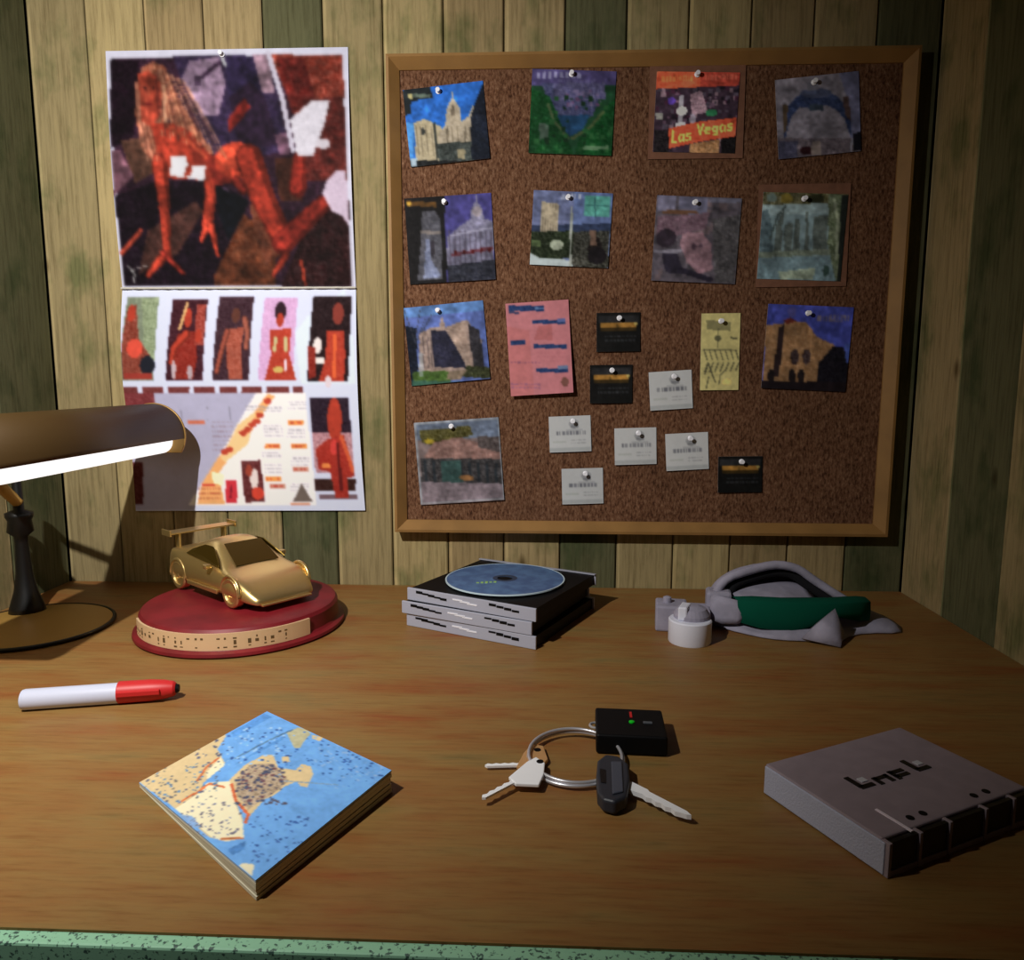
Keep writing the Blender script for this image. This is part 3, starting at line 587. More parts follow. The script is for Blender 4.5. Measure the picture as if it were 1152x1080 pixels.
def top_shape(u, v):   # hangs from its top edge, bowing slightly off the wall
    xl = -.4753+.0012*v-.0015*math.sin(math.pi*v); xr = -.2109+.0019*v
    return (xl+(xr-xl)*u+.343, -.0012-.0045*math.sin(math.pi*v)*(.4+.6*u), .5893-(.5893-.3392)*v-zc)
sheet('picture_page', c, 1, 1, cal, (0, 0, 0), None, PAPERPRINT, shape=top_shape)
q = [(62, 55), (1045, 55), (1080, 990), (118, 990)]
c = Canvas(190, 180, q, (205, 211, 240), 1.12); c.mot = .25
c.poly([(800, 240), (850, 170), (1000, 60), (1045, 300), (1050, 450), (830, 450)], (212, 226, 246), .8)
bxs = [((80, 90, 222, 435), (120, 130, 110)), ((275, 102, 430, 435), (60, 24, 34)), ((470, 88, 622, 435), (58, 34, 44)), ((660, 95, 805, 435), (206, 160, 206)), ((862, 90, 1030, 440), (34, 18, 22))]
for (x0, y0, x1, y1), bgc in bxs: c.poly([(x0+8, y0), (x1, y0), (x1-8, y1), (x0-8, y1)], bgc, n=9)
c.poly([(150, 95), (222, 90), (222, 350), (180, 330)], (136, 150, 118), n=16).poly([(95, 130), (130, 120), (150, 260), (200, 330), (150, 430), (85, 430), (80, 260)], (130, 60, 46), n=14).ell(112, 155, 18, 34, SK).ell(135, 300, 34, 40, (210, 70, 50)).ell(190, 370, 32, 40, (28, 30, 40)).rect(90, 400, 210, 430, (150, 50, 40))
c.ell(352, 175, 18, 40, SK).poly([(315, 240), (385, 230), (400, 340), (380, 430), (300, 430), (290, 320)], SK2, n=10).line([(320, 220), (345, 115)], 12, (216, 170, 110)).limb([(350, 240), (300, 300), (290, 360)], 34, 20, SK).rect(385, 120, 425, 285, (150, 60, 50), n=16).ell(400, 250, 14, 30, SK).ell(300, 390, 10, 40, (190, 170, 180)).ell(368, 400, 12, 30, (170, 150, 160))
c.ell(552, 165, 18, 32, (90, 50, 40)).poly([(515, 220), (590, 215), (580, 300), (585, 430), (530, 430), (520, 330)], (160, 78, 60), n=12).limb([(520, 230), (495, 330), (480, 400)], 24, 18, (150, 70, 54)).limb([(590, 180), (605, 240), (600, 300)], 26, 20, (150, 80, 64))
c.ell(737, 150, 24, 40, (44, 24, 34)).ell(737, 185, 15, 30, SK).poly([(695, 225), (785, 220), (780, 330), (810, 435), (680, 435), (705, 330)], SK, n=8).line([(722, 260), (718, 310)], 14, (190, 180, 130)).line([(762, 260), (765, 310)], 14, (190, 180, 130)).ell(735, 390, 22, 14, (200, 170, 90)).ell(765, 370, 6, 26, (230, 220, 240))
c.ell(975, 160, 24, 46, (130, 50, 40)).poly([(930, 230), (1000, 230), (1010, 330), (1005, 440), (900, 440), (930, 340)], SK, n=8).ell(895, 290, 18, 34, (226, 216, 216)).rect(885, 340, 925, 368, (226, 220, 220)).poly([(855, 290), (885, 300), (890, 420), (860, 430)], SK2, n=12).line([(965, 250), (965, 420)], 14, (220, 92, 40)).ell(940, 440, 14, 26, (216, 200, 210))
for x0, x1 in ((75, 148), (165, 255), (275, 365), (382, 470), (490, 565), (582, 665), (685, 780), (795, 838)): c.rect(x0, 458, x1, 484, (110, 50, 50), n=8)
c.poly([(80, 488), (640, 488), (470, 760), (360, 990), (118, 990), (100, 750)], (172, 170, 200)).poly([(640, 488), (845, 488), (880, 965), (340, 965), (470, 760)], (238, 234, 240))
c.rect(75, 488, 215, 560, (120, 50, 54), n=10).rect(100, 780, 150, 960, (90, 40, 40), n=10)
for x in (325, 435, 530): c.line([(x, 545), (x, 600)], 3, (120, 118, 140), .8)
c.rect(350, 602, 420, 618, (206, 108, 80)).textlines(450, 605, 540, 740, 7, (150, 130, 150), .7)
c.poly([(690, 490), (720, 500), (600, 670), (520, 760), (470, 830), (495, 960), (380, 960), (400, 870), (470, 760), (560, 660)], (236, 170, 104)).poly([(560, 620), (640, 560), (600, 700), (500, 780), (480, 760)], (244, 200, 140))
for x, y in ((690, 520), (655, 580), (620, 620), (580, 655), (600, 640), (500, 735), (640, 605), (520, 725)): c.ell(x, y, 17, 12, (186, 62, 40))
c.poly([(440, 820), (495, 830), (490, 880), (450, 870)], (250, 244, 200)).rect(400, 870, 455, 884, (206, 70, 50)).textlines(385, 890, 480, 950, 3, (190, 90, 60), .8)
c.rect(500, 858, 548, 955, (202, 40, 56)).line([(525, 880), (520, 930)], 8, (120, 20, 40)).poly([(568, 775), (650, 770), (665, 950), (580, 955)], (96, 42, 44), n=14).ell(622, 850, 18, 44, (226, 210, 210)).ell(635, 915, 26, 28, (206, 60, 40)).ell(600, 815, 14, 26, (150, 60, 44))
for x, y, cc_ in ((770, 600, 1), (670, 700, 1), (780, 700, 1), (785, 800, 2), (670, 840, 1), (685, 875, 2)): c.rect(x, y, x+65, y+20, (240, 150, 70) if cc_ == 1 else (206, 150, 130)); c.textlines(x+5, y+4, x+60, y+16, 1, (190, 50, 40), .9, .9)
for x, y, n_ in ((775, 520, 3), (670, 545, 2), (670, 620, 4), (765, 640, 3), (660, 735, 2), (665, 790, 3), (780, 760, 3), (775, 870, 3), (600, 540, 2)): c.textlines(x, y, x+75, y+14*n_, n_, (150, 146, 160), .7)
c.poly([(780, 950), (800, 915), (820, 870), (845, 920), (865, 950)], (110, 96, 90)).rect(770, 955, 850, 966, (220, 150, 120))
c.poly([(865, 505), (1025, 505), (1032, 655), (870, 655)], (40, 26, 40), n=8).poly([(870, 655), (1035, 655), (1040, 825), (880, 825)], (180, 130, 140), n=20).rect(875, 850, 1045, 905, (54, 30, 26), n=9).rect(890, 920, 1050, 940, (110, 86, 96))
c.ell(965, 600, 30, 95, SK).poly([(935, 680), (1000, 660), (1035, 800), (1040, 840), (1010, 850), (1015, 935), (960, 935), (940, 820), (890, 810), (885, 720)], (160, 42, 30), n=8).line([(990, 670), (1020, 760), (1035, 820)], 16, (206, 84, 44)).ell(960, 715, 16, 34, (206, 56, 50)).ell(925, 795, 20, 12, (230, 130, 60)).line([(975, 700), (985, 900)], 12, (96, 24, 24))
def low_shape(u, v):
    xl = -.4741-.006*math.sin(math.pi*min(1, v*1.5))-.0005*v; xr = -.2090-.0012*math.sin(math.pi*v)+.0047*v
    return (xl+(xr-xl)*u+.343, -.0012-.007*math.sin(math.pi*v)*(.15+.85*u)-.002*v, .3390-(.3390-.0867+.003*(1-u)-.002)*v-zc)
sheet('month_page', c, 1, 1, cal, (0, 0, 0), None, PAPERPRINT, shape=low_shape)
MB().tube([(-.474+.343+x*.2651/40, -.004-.001*math.sin(x*2.6), .3391-zc) for x in range(41)], .0011, 8).obj('fold_binding', pmat('fold_wire', (205, 200, 190), .5), cal)
pin(-.347, .5835, 'white push pin holding the calendar at its top edge', D-.0022)

# ------------------------------------------------------------------ desk lamp
lx, ly = -.490, .680
lamp = empty('desk_lamp', (lx, ly, 0)); tag(lamp, 'brass desk lamp with a long half round shade over a lit white tube', 'desk lamp')
def lp(name, mb, mat, par=lamp, **k): return mb.obj(name, mat, par, loc=(-Vector(lamp.location) if par is lamp else (0, 0, 0)), **k)
lp('base', MB().lathe([(.066, 0), (.068, .0015), (.0665, .0035), (.05, .0045), (.001, .006)], 64, (lx, ly, 0)), BRASS, smooth=False)
lp('base_rim', MB().tube([(lx+.0685*math.cos(t*math.pi/32), ly+.0685*math.sin(t*math.pi/32), .0022) for t in range(64)], .0019, 8, True), BLACK, smooth=True)
px_, py_ = -.5235, .718
lp('post', MB().lathe([(.017, .003), (.0155, .010), (.0105, .026), (.0075, .045), (.006, .075), (.0065, .082), (.012, .087), (.0105, .098), (.0125, .102), (.0125, .106), (.005, .109), (.004, .150)], 28, (px_, py_, 0)), BLACK, smooth=True)
lp('arm', MB().tube(smooth_path([(px_, py_, .116), (px_-.002, py_-.016, .132), (px_+.008, py_-.035, .143), (px_+.045, py_-.08, .165), (-.425, .60, .196)], 8), .0055, 14), BRASS, smooth=True)
lp('brace', MB().tube(smooth_path([(px_, py_, .148), (px_+.02, py_-.03, .17), (-.44, .64, .19)], 6), .0032, 10), BLACK, smooth=True)
y0, y1, RS, scx, scz = .485, .800, .034, -.424, .178
mb = MB(); nA = 28; vs = []
for y in (y0, y1):
    for rr in (RS, RS-.0014):
        for k in range(nA+1):
            a = R(-6)+(math.pi+R(12))*k/nA; vs.append((scx+rr*math.cos(a), y, scz+rr*math.sin(a)))
n1 = nA+1
fs = [(k, k+1, 2*n1+k+1, 2*n1+k) for k in range(nA)]+[(n1+k, 3*n1+k, 3*n1+k+1, n1+k+1) for k in range(nA)]
for k in range(nA): fs += [(k, n1+k, n1+k+1, k+1), (2*n1+k, 2*n1+k+1, 3*n1+k+1, 3*n1+k)]
for k in (0, nA): fs.append((k, 2*n1+k, 3*n1+k, n1+k))
sh = lp('lamp_shade', mb.add(vs, fs), BRASS, smooth=True)
sh.data.materials[0] = SHADE
for y in (y0-.001, y1):
    e = MB(); pts = [(scx+(RS+.0008)*math.cos(R(-34)+(math.pi+R(68))*k/36), scz+(RS+.0008)*math.sin(R(-34)+(math.pi+R(68))*k/36)) for k in range(37)]; n = len(pts)
    e.add([(x, y, z) for x, z in pts]+[(x, y+.003, z) for x, z in pts], [tuple(range(n)), tuple(range(2*n-1, n-1, -1))]+[(i, n+i, n+(i+1) % n, (i+1) % n) for i in range(n)])
    lp('end_cap', e, BRASS, bevel=.0006)
m, nt, b = newmat('lit_tube'); b.inputs['Emission Color'].default_value = (1, 1, 1, 1); b.inputs['Emission Strength'].default_value = 1.0; b.inputs['Base Color'].default_value = (.9, .9, .9, 1)
lp('fluorescent_tube', MB().lathe([(.012, y0+.004), (.0135, y0+.006), (.0135, y1-.004), (.012, y1-.002)], 28, (scx+.009, 0, scz-.0060), 'y'), m, smooth=True)

# ------------------------------------------------------------------ trophy
tx, ty = -.2945, .702
tro = empty('trophy', (tx, ty, 0)); tag(tro, 'golden sports car trophy on a round dark red wooden base with an engraved plaque', 'trophy')
base = MB().lathe([(.0955, 0), (.098, .002), (.0975, .0045), (.0935, .006), (.092, .008), (.0915, .021), (.0895, .024), (.086, .0252), (.001, .0256)], 96).obj('wooden_base', MAHOG, tro, smooth=False, bevel=0)
for p in base.data.polygons: p.use_smooth = True
b = base.modifiers.new('es', 'EDGE_SPLIT'); b.split_angle = R(30)
e = MB(); n = 40; vs = []
for rr in (.0915, .0934):
    for z in (.0065, .0215):
        for k in range(n+1):
            a = R(214)+R(117)*k/n; vs.append((rr*math.cos(a), rr*math.sin(a), z))
n1 = n+1; fs = []
for k in range(n): fs += [(2*n1+k, 2*n1+k+1, 3*n1+k+1, 3*n1+k), (n1+k, 3*n1+k, 3*n1+k+1, n1+k+1), (k, k+1, 2*n1+k+1, 2*n1+k), (k, n1+k, n1+k+1, k+1)]
fs += [(0, 2*n1, 3*n1, n1), (n, n1+n, 3*n1+n, 2*n1+n)]
plq = mesh('plaque', vs, fs, PLATE, tro)
e = MB()
for k in range(26):      # illegible engraving
    a = R(216)+R(104)*(k+RNG.uniform(-.2, .2))/26
    for z, hh in ((.0172, .002), (.0135, .0045), (.0095, .0015)):
        if RNG.rand() < .62:
            wv = RNG.uniform(.0006, .0016); r0 = .0936; h2 = hh*RNG.uniform(.5, 1)
            u = Vector((-math.sin(a), math.cos(a), 0)); c0 = Vector((r0*math.cos(a), r0*math.sin(a), z)); out = Vector((math.cos(a), math.sin(a), 0))*.0002
            P = [c0-u*wv, c0+u*wv]; e.add([tuple(P[0]-Vector((0, 0, h2/2))), tuple(P[1]-Vector((0, 0, h2/2))), tuple(P[1]+Vector((0, 0, h2/2))), tuple(P[0]+Vector((0, 0, h2/2)))], [(0, 1, 2, 3)])
e.obj('engraving', pmat('engraved_dark', (96, 74, 44), .6), plq)

car = empty('gold_car', (-.012, .026, .0256), R(-38)); car.parent = tro; car.scale = (1.06, 1.06, 1.06)   # +x is the nose
# body: cross-sections along x:  x, half width, z bottom, z waist, z shoulder, cabin half width, cabin top
ST = [(-.077, .026, .016, .026, .0335, .022, .034), (-.0745, .0325, .011, .026, .0365, .026, .0372), (-.062, .0365, .008, .025, .0375, .026, .0385), (-.047, .0372, .008, .024, .037, .0245, .0405),
      (-.030, .0365, .0075, .023, .0355, .0225, .0485), (-.014, .036, .0075, .022, .034, .0215, .0535), (.000, .036, .0075, .022, .0325, .0215, .0535), (.012, .0362, .0075, .021, .031, .0225, .048),
      (.028, .0365, .0075, .020, .029, .0245, .0365), (.040, .0372, .0075, .020, .0295, .026, .0305), (.054, .0368, .007, .019, .0275, .027, .0280), (.067, .034, .006, .0135, .0185, .026, .0205), (.076, .030, .006, .010, .013, .024, .0145), (.080, .026, .006, .008, .010, .020, .0105)]
vs = []; m = 11
for x, hw, zb, zw, zs, cw, zt in ST:
    half = [(hw*.9, zb), (hw, zb+(zw-zb)*.35), (hw, zw), (hw*.94, zs), (cw, zt-.0006)]
    vs += [(x, -y, z) for y, z in half]+[(x, 0, zt)]+[(x, y, z) for y, z in reversed(half)]
fs = [(i*m+k, (i+1)*m+k, (i+1)*m+k+1, i*m+k+1) for i in range(len(ST)-1) for k in range(m-1)]
fs += [(i*m+m-1, (i+1)*m+m-1, (i+1)*m, i*m) for i in range(len(ST)-1)]+[tuple(range(m)), tuple(range(len(ST)*m-1, (len(ST)-1)*m-1, -1))]
body = mesh('car_body', vs, fs, GOLD, car, smooth=True, sub=2)
WX = (-.049, .047)
for ix, x in enumerate(WX):
    for s in (-1, 1):
        MB().lathe([(.0125, -.0045), (.0136, -.003), (.0136, .003), (.0125, .0045), (.0095, .0042), (.009, .0028), (.003, .0030), (.002, .0045)] if s > 0 else [(.002, -.0045), (.003, -.0030), (.009, -.0028), (.0095, -.0042), (.0125, -.0045), (.0136, -.003), (.0136, .003), (.0125, .0045)], 28, (x, s*.0322, .0142), 'y').obj('wheel', GOLD, car, smooth=False, bevel=.0004)
        MB().tube([(x+.0152*math.cos(R(-8+196*k/18)), s*.0355, .0142+.0152*math.sin(R(-8+196*k/18))) for k in range(19)], .0016, 8).obj('wheel_arch', GOLD, car, smooth=True)
# glazing, slightly proud of the cabin
def quadpatch(name, P, mat, off, t=.0008):
    P = [Vector(p) for p in P]; nrm = (P[1]-P[0]).cross(P[-1]-P[0]).normalized()
    n = len(P); return mesh(name, [tuple(p+nrm*off) for p in P]+[tuple(p+nrm*(off-t)) for p in P], [tuple(range(n)), tuple(range(2*n-1, n-1, -1))]+[(i, n+i, n+(i+1) % n, (i+1) % n) for i in range(n)], mat, car)
quadpatch('windshield', [(.009, -.0185, .0500), (.034, -.0215, .0338), (.034, .0215, .0338), (.009, .0185, .0500)], GOLDDK, .0004)
for s in (-1, 1):
    P = [(-.030, s*.0290, .0415), (-.012, s*.0255, .0475), (.003, s*.0255, .0475), (.017, s*.0290, .0395), (.026, s*.0330, .0325), (-.034, s*.0335, .0375)]
    quadpatch('side_window', P if s > 0 else P[::-1], GOLDDK, .0006)
    MB().box((.0635, s*.024, .0213), (.009, .010, .0012)).obj('headlight', GOLD, car, bevel=.0004, rot=(0, R(3), 0))
    MB().box((.013, s*.0385, .0335), (.006, .006, .004)).obj('mirror', GOLD, car, bevel=.001)
    MB().box((0, s*.0372, .012), (.055, .0022, .004)).obj('side_skirt', GOLD, car, bevel=.0006)
MB().box((-.072, 0, .0515), (.017, .068, .0018)).obj('rear_wing', GOLD, car, bevel=.0006)
for s in (-1, 1): MB().box((-.070, s*.024, .044), (.009, .002, .015)).obj('wing_strut', GOLD, car, bevel=.0004)
for s in (-1, 1): MB().box((-.072, s*.0342, .0520), (.018, .0016, .006)).obj('wing_endplate', GOLD, car, bevel=.0004)
MB().box((.0775, 0, .0068), (.008, .050, .0020)).obj('front_splitter', GOLD, car, bevel=.0008)

# ------------------------------------------------------------------ marker pen
A = Vector((-.378, .5035, 0)); B = Vector((-.2745, .5275, 0)); ang = math.atan2(B.y-A.y, B.x-A.x)
mk = empty('marker_pen', A, ang); tag(mk, 'white barrelled marker pen with a red cap lying on the desk', 'marker pen')
MB().lathe([(.0045, 0), (.0070, .0012), (.0075, .003), (.0075, .067)], 32, (0, 0, .0077), 'x').obj('barrel', pmat('pen_barrel', (198, 202, 222), .45), mk, smooth=True).modifiers.new('es', 'EDGE_SPLIT')
cap = MB().lathe([(.0078, .066), (.0081, .0665), (.0079, .088), (.0070, .098), (.0055, .1045), (.0040, .1060)], 32, (0, 0, .0082), 'x').obj('cap', REDP, mk, smooth=True)
cap.modifiers.new('es', 'EDGE_SPLIT')
MB().box((.0815, -.0078, .0095), (.030, .0024, .0040)).obj('clip', REDP, cap, bevel=.0006)
MB().lathe([(.0036, .1058), (.0028, .1082)], 16, (0, 0, .0082), 'x').obj('cap_tip', BLACKP, cap)

# ------------------------------------------------------------------ folded map
Lc, Tc, Rc, Bc = (-.2370, .4055, .0030), (-.1940, .4965, .0060), (-.0868, .4065, .0138), (-.1310, .3125, .0105)
cen = Vector((-.162, .405, 0))
mp_ = empty('folded_map', cen); tag(mp_, 'thick folded paper map of blue sea and cream land lying on the desk', 'map')
q = [(50, 375), (575, 80), (1080, 335), (525, 800)]
c = Canvas(150, 150, q, (110, 174, 244), 1.0); c.mot = .6; c.soft = 1
LAND, LAND2, INK = (226, 200, 150), (250, 238, 200), (100, 104, 130)
c.poly([(50, 375), (380, 165), (385, 200), (355, 260), (395, 330), (310, 420), (430, 415), (440, 480), (480, 580), (480, 650), (430, 655), (360, 640), (230, 520)], LAND)
c.poly([(220, 515), (300, 460), (330, 415), (425, 415), (440, 490), (480, 590), (485, 650), (420, 660), (370, 640)], LAND2).poly([(320, 370), (375, 300), (395, 340), (330, 400)], LAND2).poly([(240, 540), (290, 550), (330, 600), (300, 600)], (140, 180, 230)).poly([(480, 740), (520, 745), (515, 790), (470, 750)], LAND2)
c.poly([(420, 410), (480, 345), (560, 300), (600, 300), (620, 360), (650, 365), (690, 370), (720, 340), (755, 350), (760, 385), (730, 445), (705, 440), (690, 420), (640, 445), (600, 480), (560, 500), (500, 570), (450, 500)], LAND)
c.poly([(445, 420), (500, 345), (600, 340), (660, 420), (600, 470), (540, 510), (500, 540), (455, 480)], (186, 164, 138), n=14).poly([(635, 310), (665, 305), (670, 330), (640, 340)], LAND)
c.poly([(665, 190), (720, 160), (760, 170), (775, 190), (740, 230), (720, 265), (695, 265), (680, 230)], (190, 186, 150)).poly([(780, 195), (830, 205), (810, 225), (780, 215)], LAND).poly([(430, 690), (490, 660), (490, 690), (450, 710)], (80, 140, 210))
c.line([(230, 490), (300, 450), (340, 420), (400, 440)], 8, (222, 120, 70)).line([(430, 430), (450, 500), (500, 560), (490, 590)], 9, (218, 104, 60)).line([(290, 400), (320, 340), (365, 305)], 8, (222, 120, 70)).line([(405, 650), (480, 650)], 7, (206, 120, 70))
c.line([(440, 310), (580, 230), (690, 175)], 8, (90, 130, 170)).line([(640, 420), (850, 425)], 4, (130, 160, 190)).poly([(410, 180), (560, 90), (600, 110), (420, 210)], (74, 138, 214), .6).poly([(480, 310), (660, 200), (640, 230), (420, 350)], (66, 132, 206), .5)
c.speck(70, 320, 380, 500, [INK, (120, 120, 120), (90, 140, 190)], 150, 3, 1.6).speck(250, 500, 470, 640, [(130, 140, 170), (110, 110, 130)], 80, 3, 1.6).speck(450, 350, 640, 520, [(96, 92, 110), (120, 84, 90), (80, 90, 120)], 130, 4, 1.6).speck(230, 200, 380, 300, [INK], 30, 5)
c.speck(500, 560, 720, 740, [(52, 92, 160), (70, 110, 180)], 70, 3, 1.6).speck(800, 240, 1050, 400, [(52, 92, 160), (150, 190, 240)], 90, 3, 1.6).speck(620, 120, 1000, 440, [(140, 190, 245), (60, 110, 190)], 90, 3, 1.6).speck(400, 160, 660, 340, [(60, 100, 170), (160, 205, 250)], 90, 4, 1.6)
P4 = [Vector(p)-cen for p in (Lc, Tc, Rc, Bc)]
def mshape(dz):
    def f(u, v):
        a, b_, c_, d_ = P4; p = a*(1-u)*(1-v)+b_*u*(1-v)+c_*u*v+d_*(1-u)*v
        p.z += dz+.0008*math.sin(math.pi*u)*math.sin(math.pi*v); return p
    return f
def flat_sheet(name, cv, f, parent, mat, th):
    nx, ny = cv.nx, cv.ny; col = cv.colors().reshape(-1, 3); vs = []
    for back in (0, 1):
        for j in range(ny):
            for i in range(nx):
                p = f(i/(nx-1), j/(ny-1)); vs.append((p[0], p[1], p[2]-back*th))
    Nn = nx*ny; fs = [(j*nx+i, (j+1)*nx+i, (j+1)*nx+i+1, j*nx+i+1) for j in range(ny-1) for i in range(nx-1)]
    ring = list(range(nx))+[j*nx+nx-1 for j in range(1, ny)]+[(ny-1)*nx+i for i in range(nx-2, -1, -1)]+[j*nx for j in range(ny-2, 0, -1)]
    fs += [tuple(Nn+r_ for r_ in ring)]+[(ring[k], Nn+ring[k], Nn+ring[(k+1) % len(ring)], ring[(k+1) % len(ring)]) for k in range(len(ring))]
    fs = [tuple(reversed(f_)) if False else f_ for f_ in fs]
    o = mesh(name, vs, fs, mat, parent)
    bm = bmesh.new(); bm.from_mesh(o.data); bmesh.ops.recalc_face_normals(bm, faces=bm.faces); bm.to_mesh(o.data); bm.free()
    at = o.data.color_attributes.new('print', 'FLOAT_COLOR', 'POINT'); c4 = np.ones((2*Nn, 4)); c4[:Nn, :3] = col; c4[Nn:, :3] = .6
    at.data.foreach_set('color', c4.ravel()); return o
flat_sheet('printed_panel', c, mshape(0), mp_, PAPERPRINT, .0012)
e = MB()      # the folded layers below
for k in range(4):
    f0 = [Vector((p.x*(1-.004*((k*7) % 3)), p.y*(1-.004*((k*5) % 3)), 0)) for p in P4]; zt = [p.z-.0014 for p in P4]
    z0 = [t*k/4+.0002 for t in zt]; z1 = [t*(k+.78)/4+.0002 for t in zt]
    e.add([(f0[i].x, f0[i].y, z0[i]) for i in range(4)]+[(f0[i].x, f0[i].y, z1[i]) for i in range(4)], [(0, 1, 2, 3), (7, 6, 5, 4)]+[(i, 4+i, 4+(i+1) % 4, (i+1) % 4) for i in range(4)])
o = e.obj('folded_layers', pmat('map_paper', (206, 200, 176), .8), mp_)
bm = bmesh.new(); bm.from_mesh(o.data); bmesh.ops.recalc_face_normals(bm, faces=bm.faces); bm.to_mesh(o.data); bm.free()

# ------------------------------------------------------------------ disc cases
CX, CY, CA = -.0385, .7345, R(-26); CW, CDp, CH = .141, .138, .0122
def case(k, dx, dy, da, label):
    t = empty('disc_case', (CX+dx, CY+dy, k*.0127+.0002), CA+da); tag(t, label, 'disc case', 'stacked disc cases')
    MB().box((0, .001, .0058), (CW-.004, CDp-.004, .0106)).obj('tray', BLACKP, t)
    e = MB().box((0, -CDp/2+.0012, .0061), (CW, .0024, CH)); e.obj('spine', GREYC, t, bevel=.0005)
    for xs_ in ((-.056, -.049, -.042, -.035, -.028), (.026, .034, .042, .050)):
        s = MB()
        for x in xs_: s.box((x, -CDp/2-.0001, .0092-(x-xs_[0])*.10), (.0074, .0006, RNG.uniform(.0014, .0028)))
        s.obj('spine_print', BLACKP, t)
    s = MB()
    for x in (-.012, -.004, .004): s.box((x, -CDp/2-.0001, .0066-x*.12), (.011, .0006, .0014))
    s.obj('spine_logo', pmat('spine_white', (235, 235, 245), .5), t)
    f = MB().box((0, CDp/2-.0008, .0061), (CW, .0016, CH)).box((-CW/2+.0008, 0, .0020), (.0016, CDp-.004, .003))
    f.box((0, CDp/2-.003, .0119), (CW, .0024, .0008)); f.obj('clear_edge', GREYC, t)
    return t
case(0, 0, 0, 0, 'disc case with a grey spine, bottom of the stack on the desk')
case(1, -.005, .001, R(.8), 'disc case with a grey spine, middle of the stack')
tp = case(2, .001, .001, R(-.6), 'open disc case holding the blue disc, top of the stack')
hub = MB().lathe([(.0068, .0112), (.0068, .0140), (.003, .0142)], 24).obj('hub', BLACKP, tp)
dm, nt, b = newmat('disc_blue'); b.inputs['Metallic'].default_value = .35; b.inputs['Roughness'].default_value = .38
tc = nt.nodes.new('ShaderNodeTexCoord'); nz = noise(nt, tc.outputs['Object'], 60, 3)
nt.links.new(ramp(nt, nz, [(.4, lin((104, 144, 196))), (.6, lin((84, 118, 172)))]), b.inputs['Base Color'])
disc = empty('compact_disc', (CX+.001, CY+.003, .0384)); tag(disc, 'blue compact disc lying in the open case on top of the stack', 'disc')
def annulus(r0, r1, z0, z1, n=72):
    vs = [(r*math.cos(2*math.pi*k/n), r*math.sin(2*math.pi*k/n), z) for r, z in ((r0, z0), (r1, z0), (r1, z1), (r0, z1)) for k in range(n)]
    return vs, [(i*n+k, i*n+(k+1) % n, ((i+1) % 4)*n+(k+1) % n, ((i+1) % 4)*n+k) for i in range(4) for k in range(n)]
v_, f_ = annulus(.0125, .0590, 0, .0012); mesh('disc_surface', v_, f_, dm, disc)
v_, f_ = annulus(.0590, .0602, 0, .0013); mesh('disc_rim', v_, f_, pmat('disc_edge', (205, 225, 235), .25), disc)
v_, f_ = annulus(.0078, .0125, .0001, .0013); mesh('disc_centre', v_, f_, pmat('disc_centre', (52, 66, 90), .4), disc)
e = MB()
for k in range(5): e.box((-.026+k*.0042, -.019+.0010*k, .00135), (.0028, .003+.0018*(k % 3), .0003))
e.obj('disc_print', pmat('disc_lettering', (150, 190, 110), .6), disc)

# ------------------------------------------------------------------ crumpled cloth and canister
cl = empty('crumpled_cloth', (.245, .715, 0)); tag(cl, 'crumpled grey cloth with a dark green band, folded open at the back of the desk', 'cloth')
def cpart(name, vs, fs, mat, sub=1, solid=.0016):
    o = mesh(name, [(x-.245, y-.715, z) for x, y, z in vs], fs, mat, cl, smooth=True, sub=sub)
    if solid: s = o.modifiers.new('sol', 'SOLIDIFY'); s.thickness = solid; s.offset = 0
    return o
# spread skirt with pointed corners
out = [(.172, .706), (.195, .688), (.214, .675), (.240, .673), (.257, .674), (.2685, .660), (.283, .690), (.318, .702), (.345, .694), (.352, .738), (.338, .765), (.300, .795), (.250, .808), (.200, .800), (.172, .765), (.163, .730)]
vs = []; n = len(out); cx_, cy_ = .250, .738
for ring, (k, h) in enumerate(((1, .0012), (.86, .0075), (.62, .010), (.3, .008))):
    for i, (x, y) in enumerate(out):
        wob = .004*math.sin(i*2.4+ring*1.7)+.0025*math.sin(i*5.1)
        vs.append((cx_+(x-cx_)*k, cy_+(y-cy_)*k, max(.0012, h+wob*(ring > 0))))
vs.append((cx_, cy_, .008))
fs = [(r_*n+i, r_*n+(i+1) % n, (r_+1)*n+(i+1) % n, (r_+1)*n+i) for r_ in range(3) for i in range(n)]+[(3*n+i, 3*n+(i+1) % n, 4*n) for i in range(n)]
cpart('spread_skirt', vs, fs, CLOTH)
# hood: open arch falling away to the back
arch = [(.168, .716, .006), (.168, .722, .024), (.180, .728, .043), (.204, .732, .052), (.230, .735, .0575), (.252, .737, .0535), (.268, .736, .043), (.285, .732, .032), (.303, .727, .021), (.318, .722, .009)]
A2 = smooth_path(arch, 3); vs = []; m = len(A2)
for k, (sc, dy_, dz) in enumerate(((1, 0, 0), (1.03, .008, .0015), (1.0, .026, -.004), (.9, .044, -.018), (.75, .056, -.040))):
    for i, p in enumerate(A2):
        wob = .0016*math.sin(i*1.3+k*2)
        vs.append((.243+(p.x-.243)*sc, p.y+dy_+wob, max(.0015, p.z+dz+wob)))
fs = [(k*m+i, k*m+i+1, (k+1)*m+i+1, (k+1)*m+i) for k in range(4) for i in range(m-1)]
cpart('hood', vs, fs, CLOTH)
o = MB().tube([(p.x-.245, p.y-.715-.001, p.z) for p in A2], .0042, 10).obj('hood_hem', CLOTH, cl, smooth=True)
o = MB().tube([(.243+(p.x-.243)*.84-.245, p.y-.715+.006, p.z*.86) for p in A2], .0052, 10).obj('hollow_shade', HOLLOW, cl, smooth=True)  # near-black tube inside the arch, stands in for the shade of the hollow
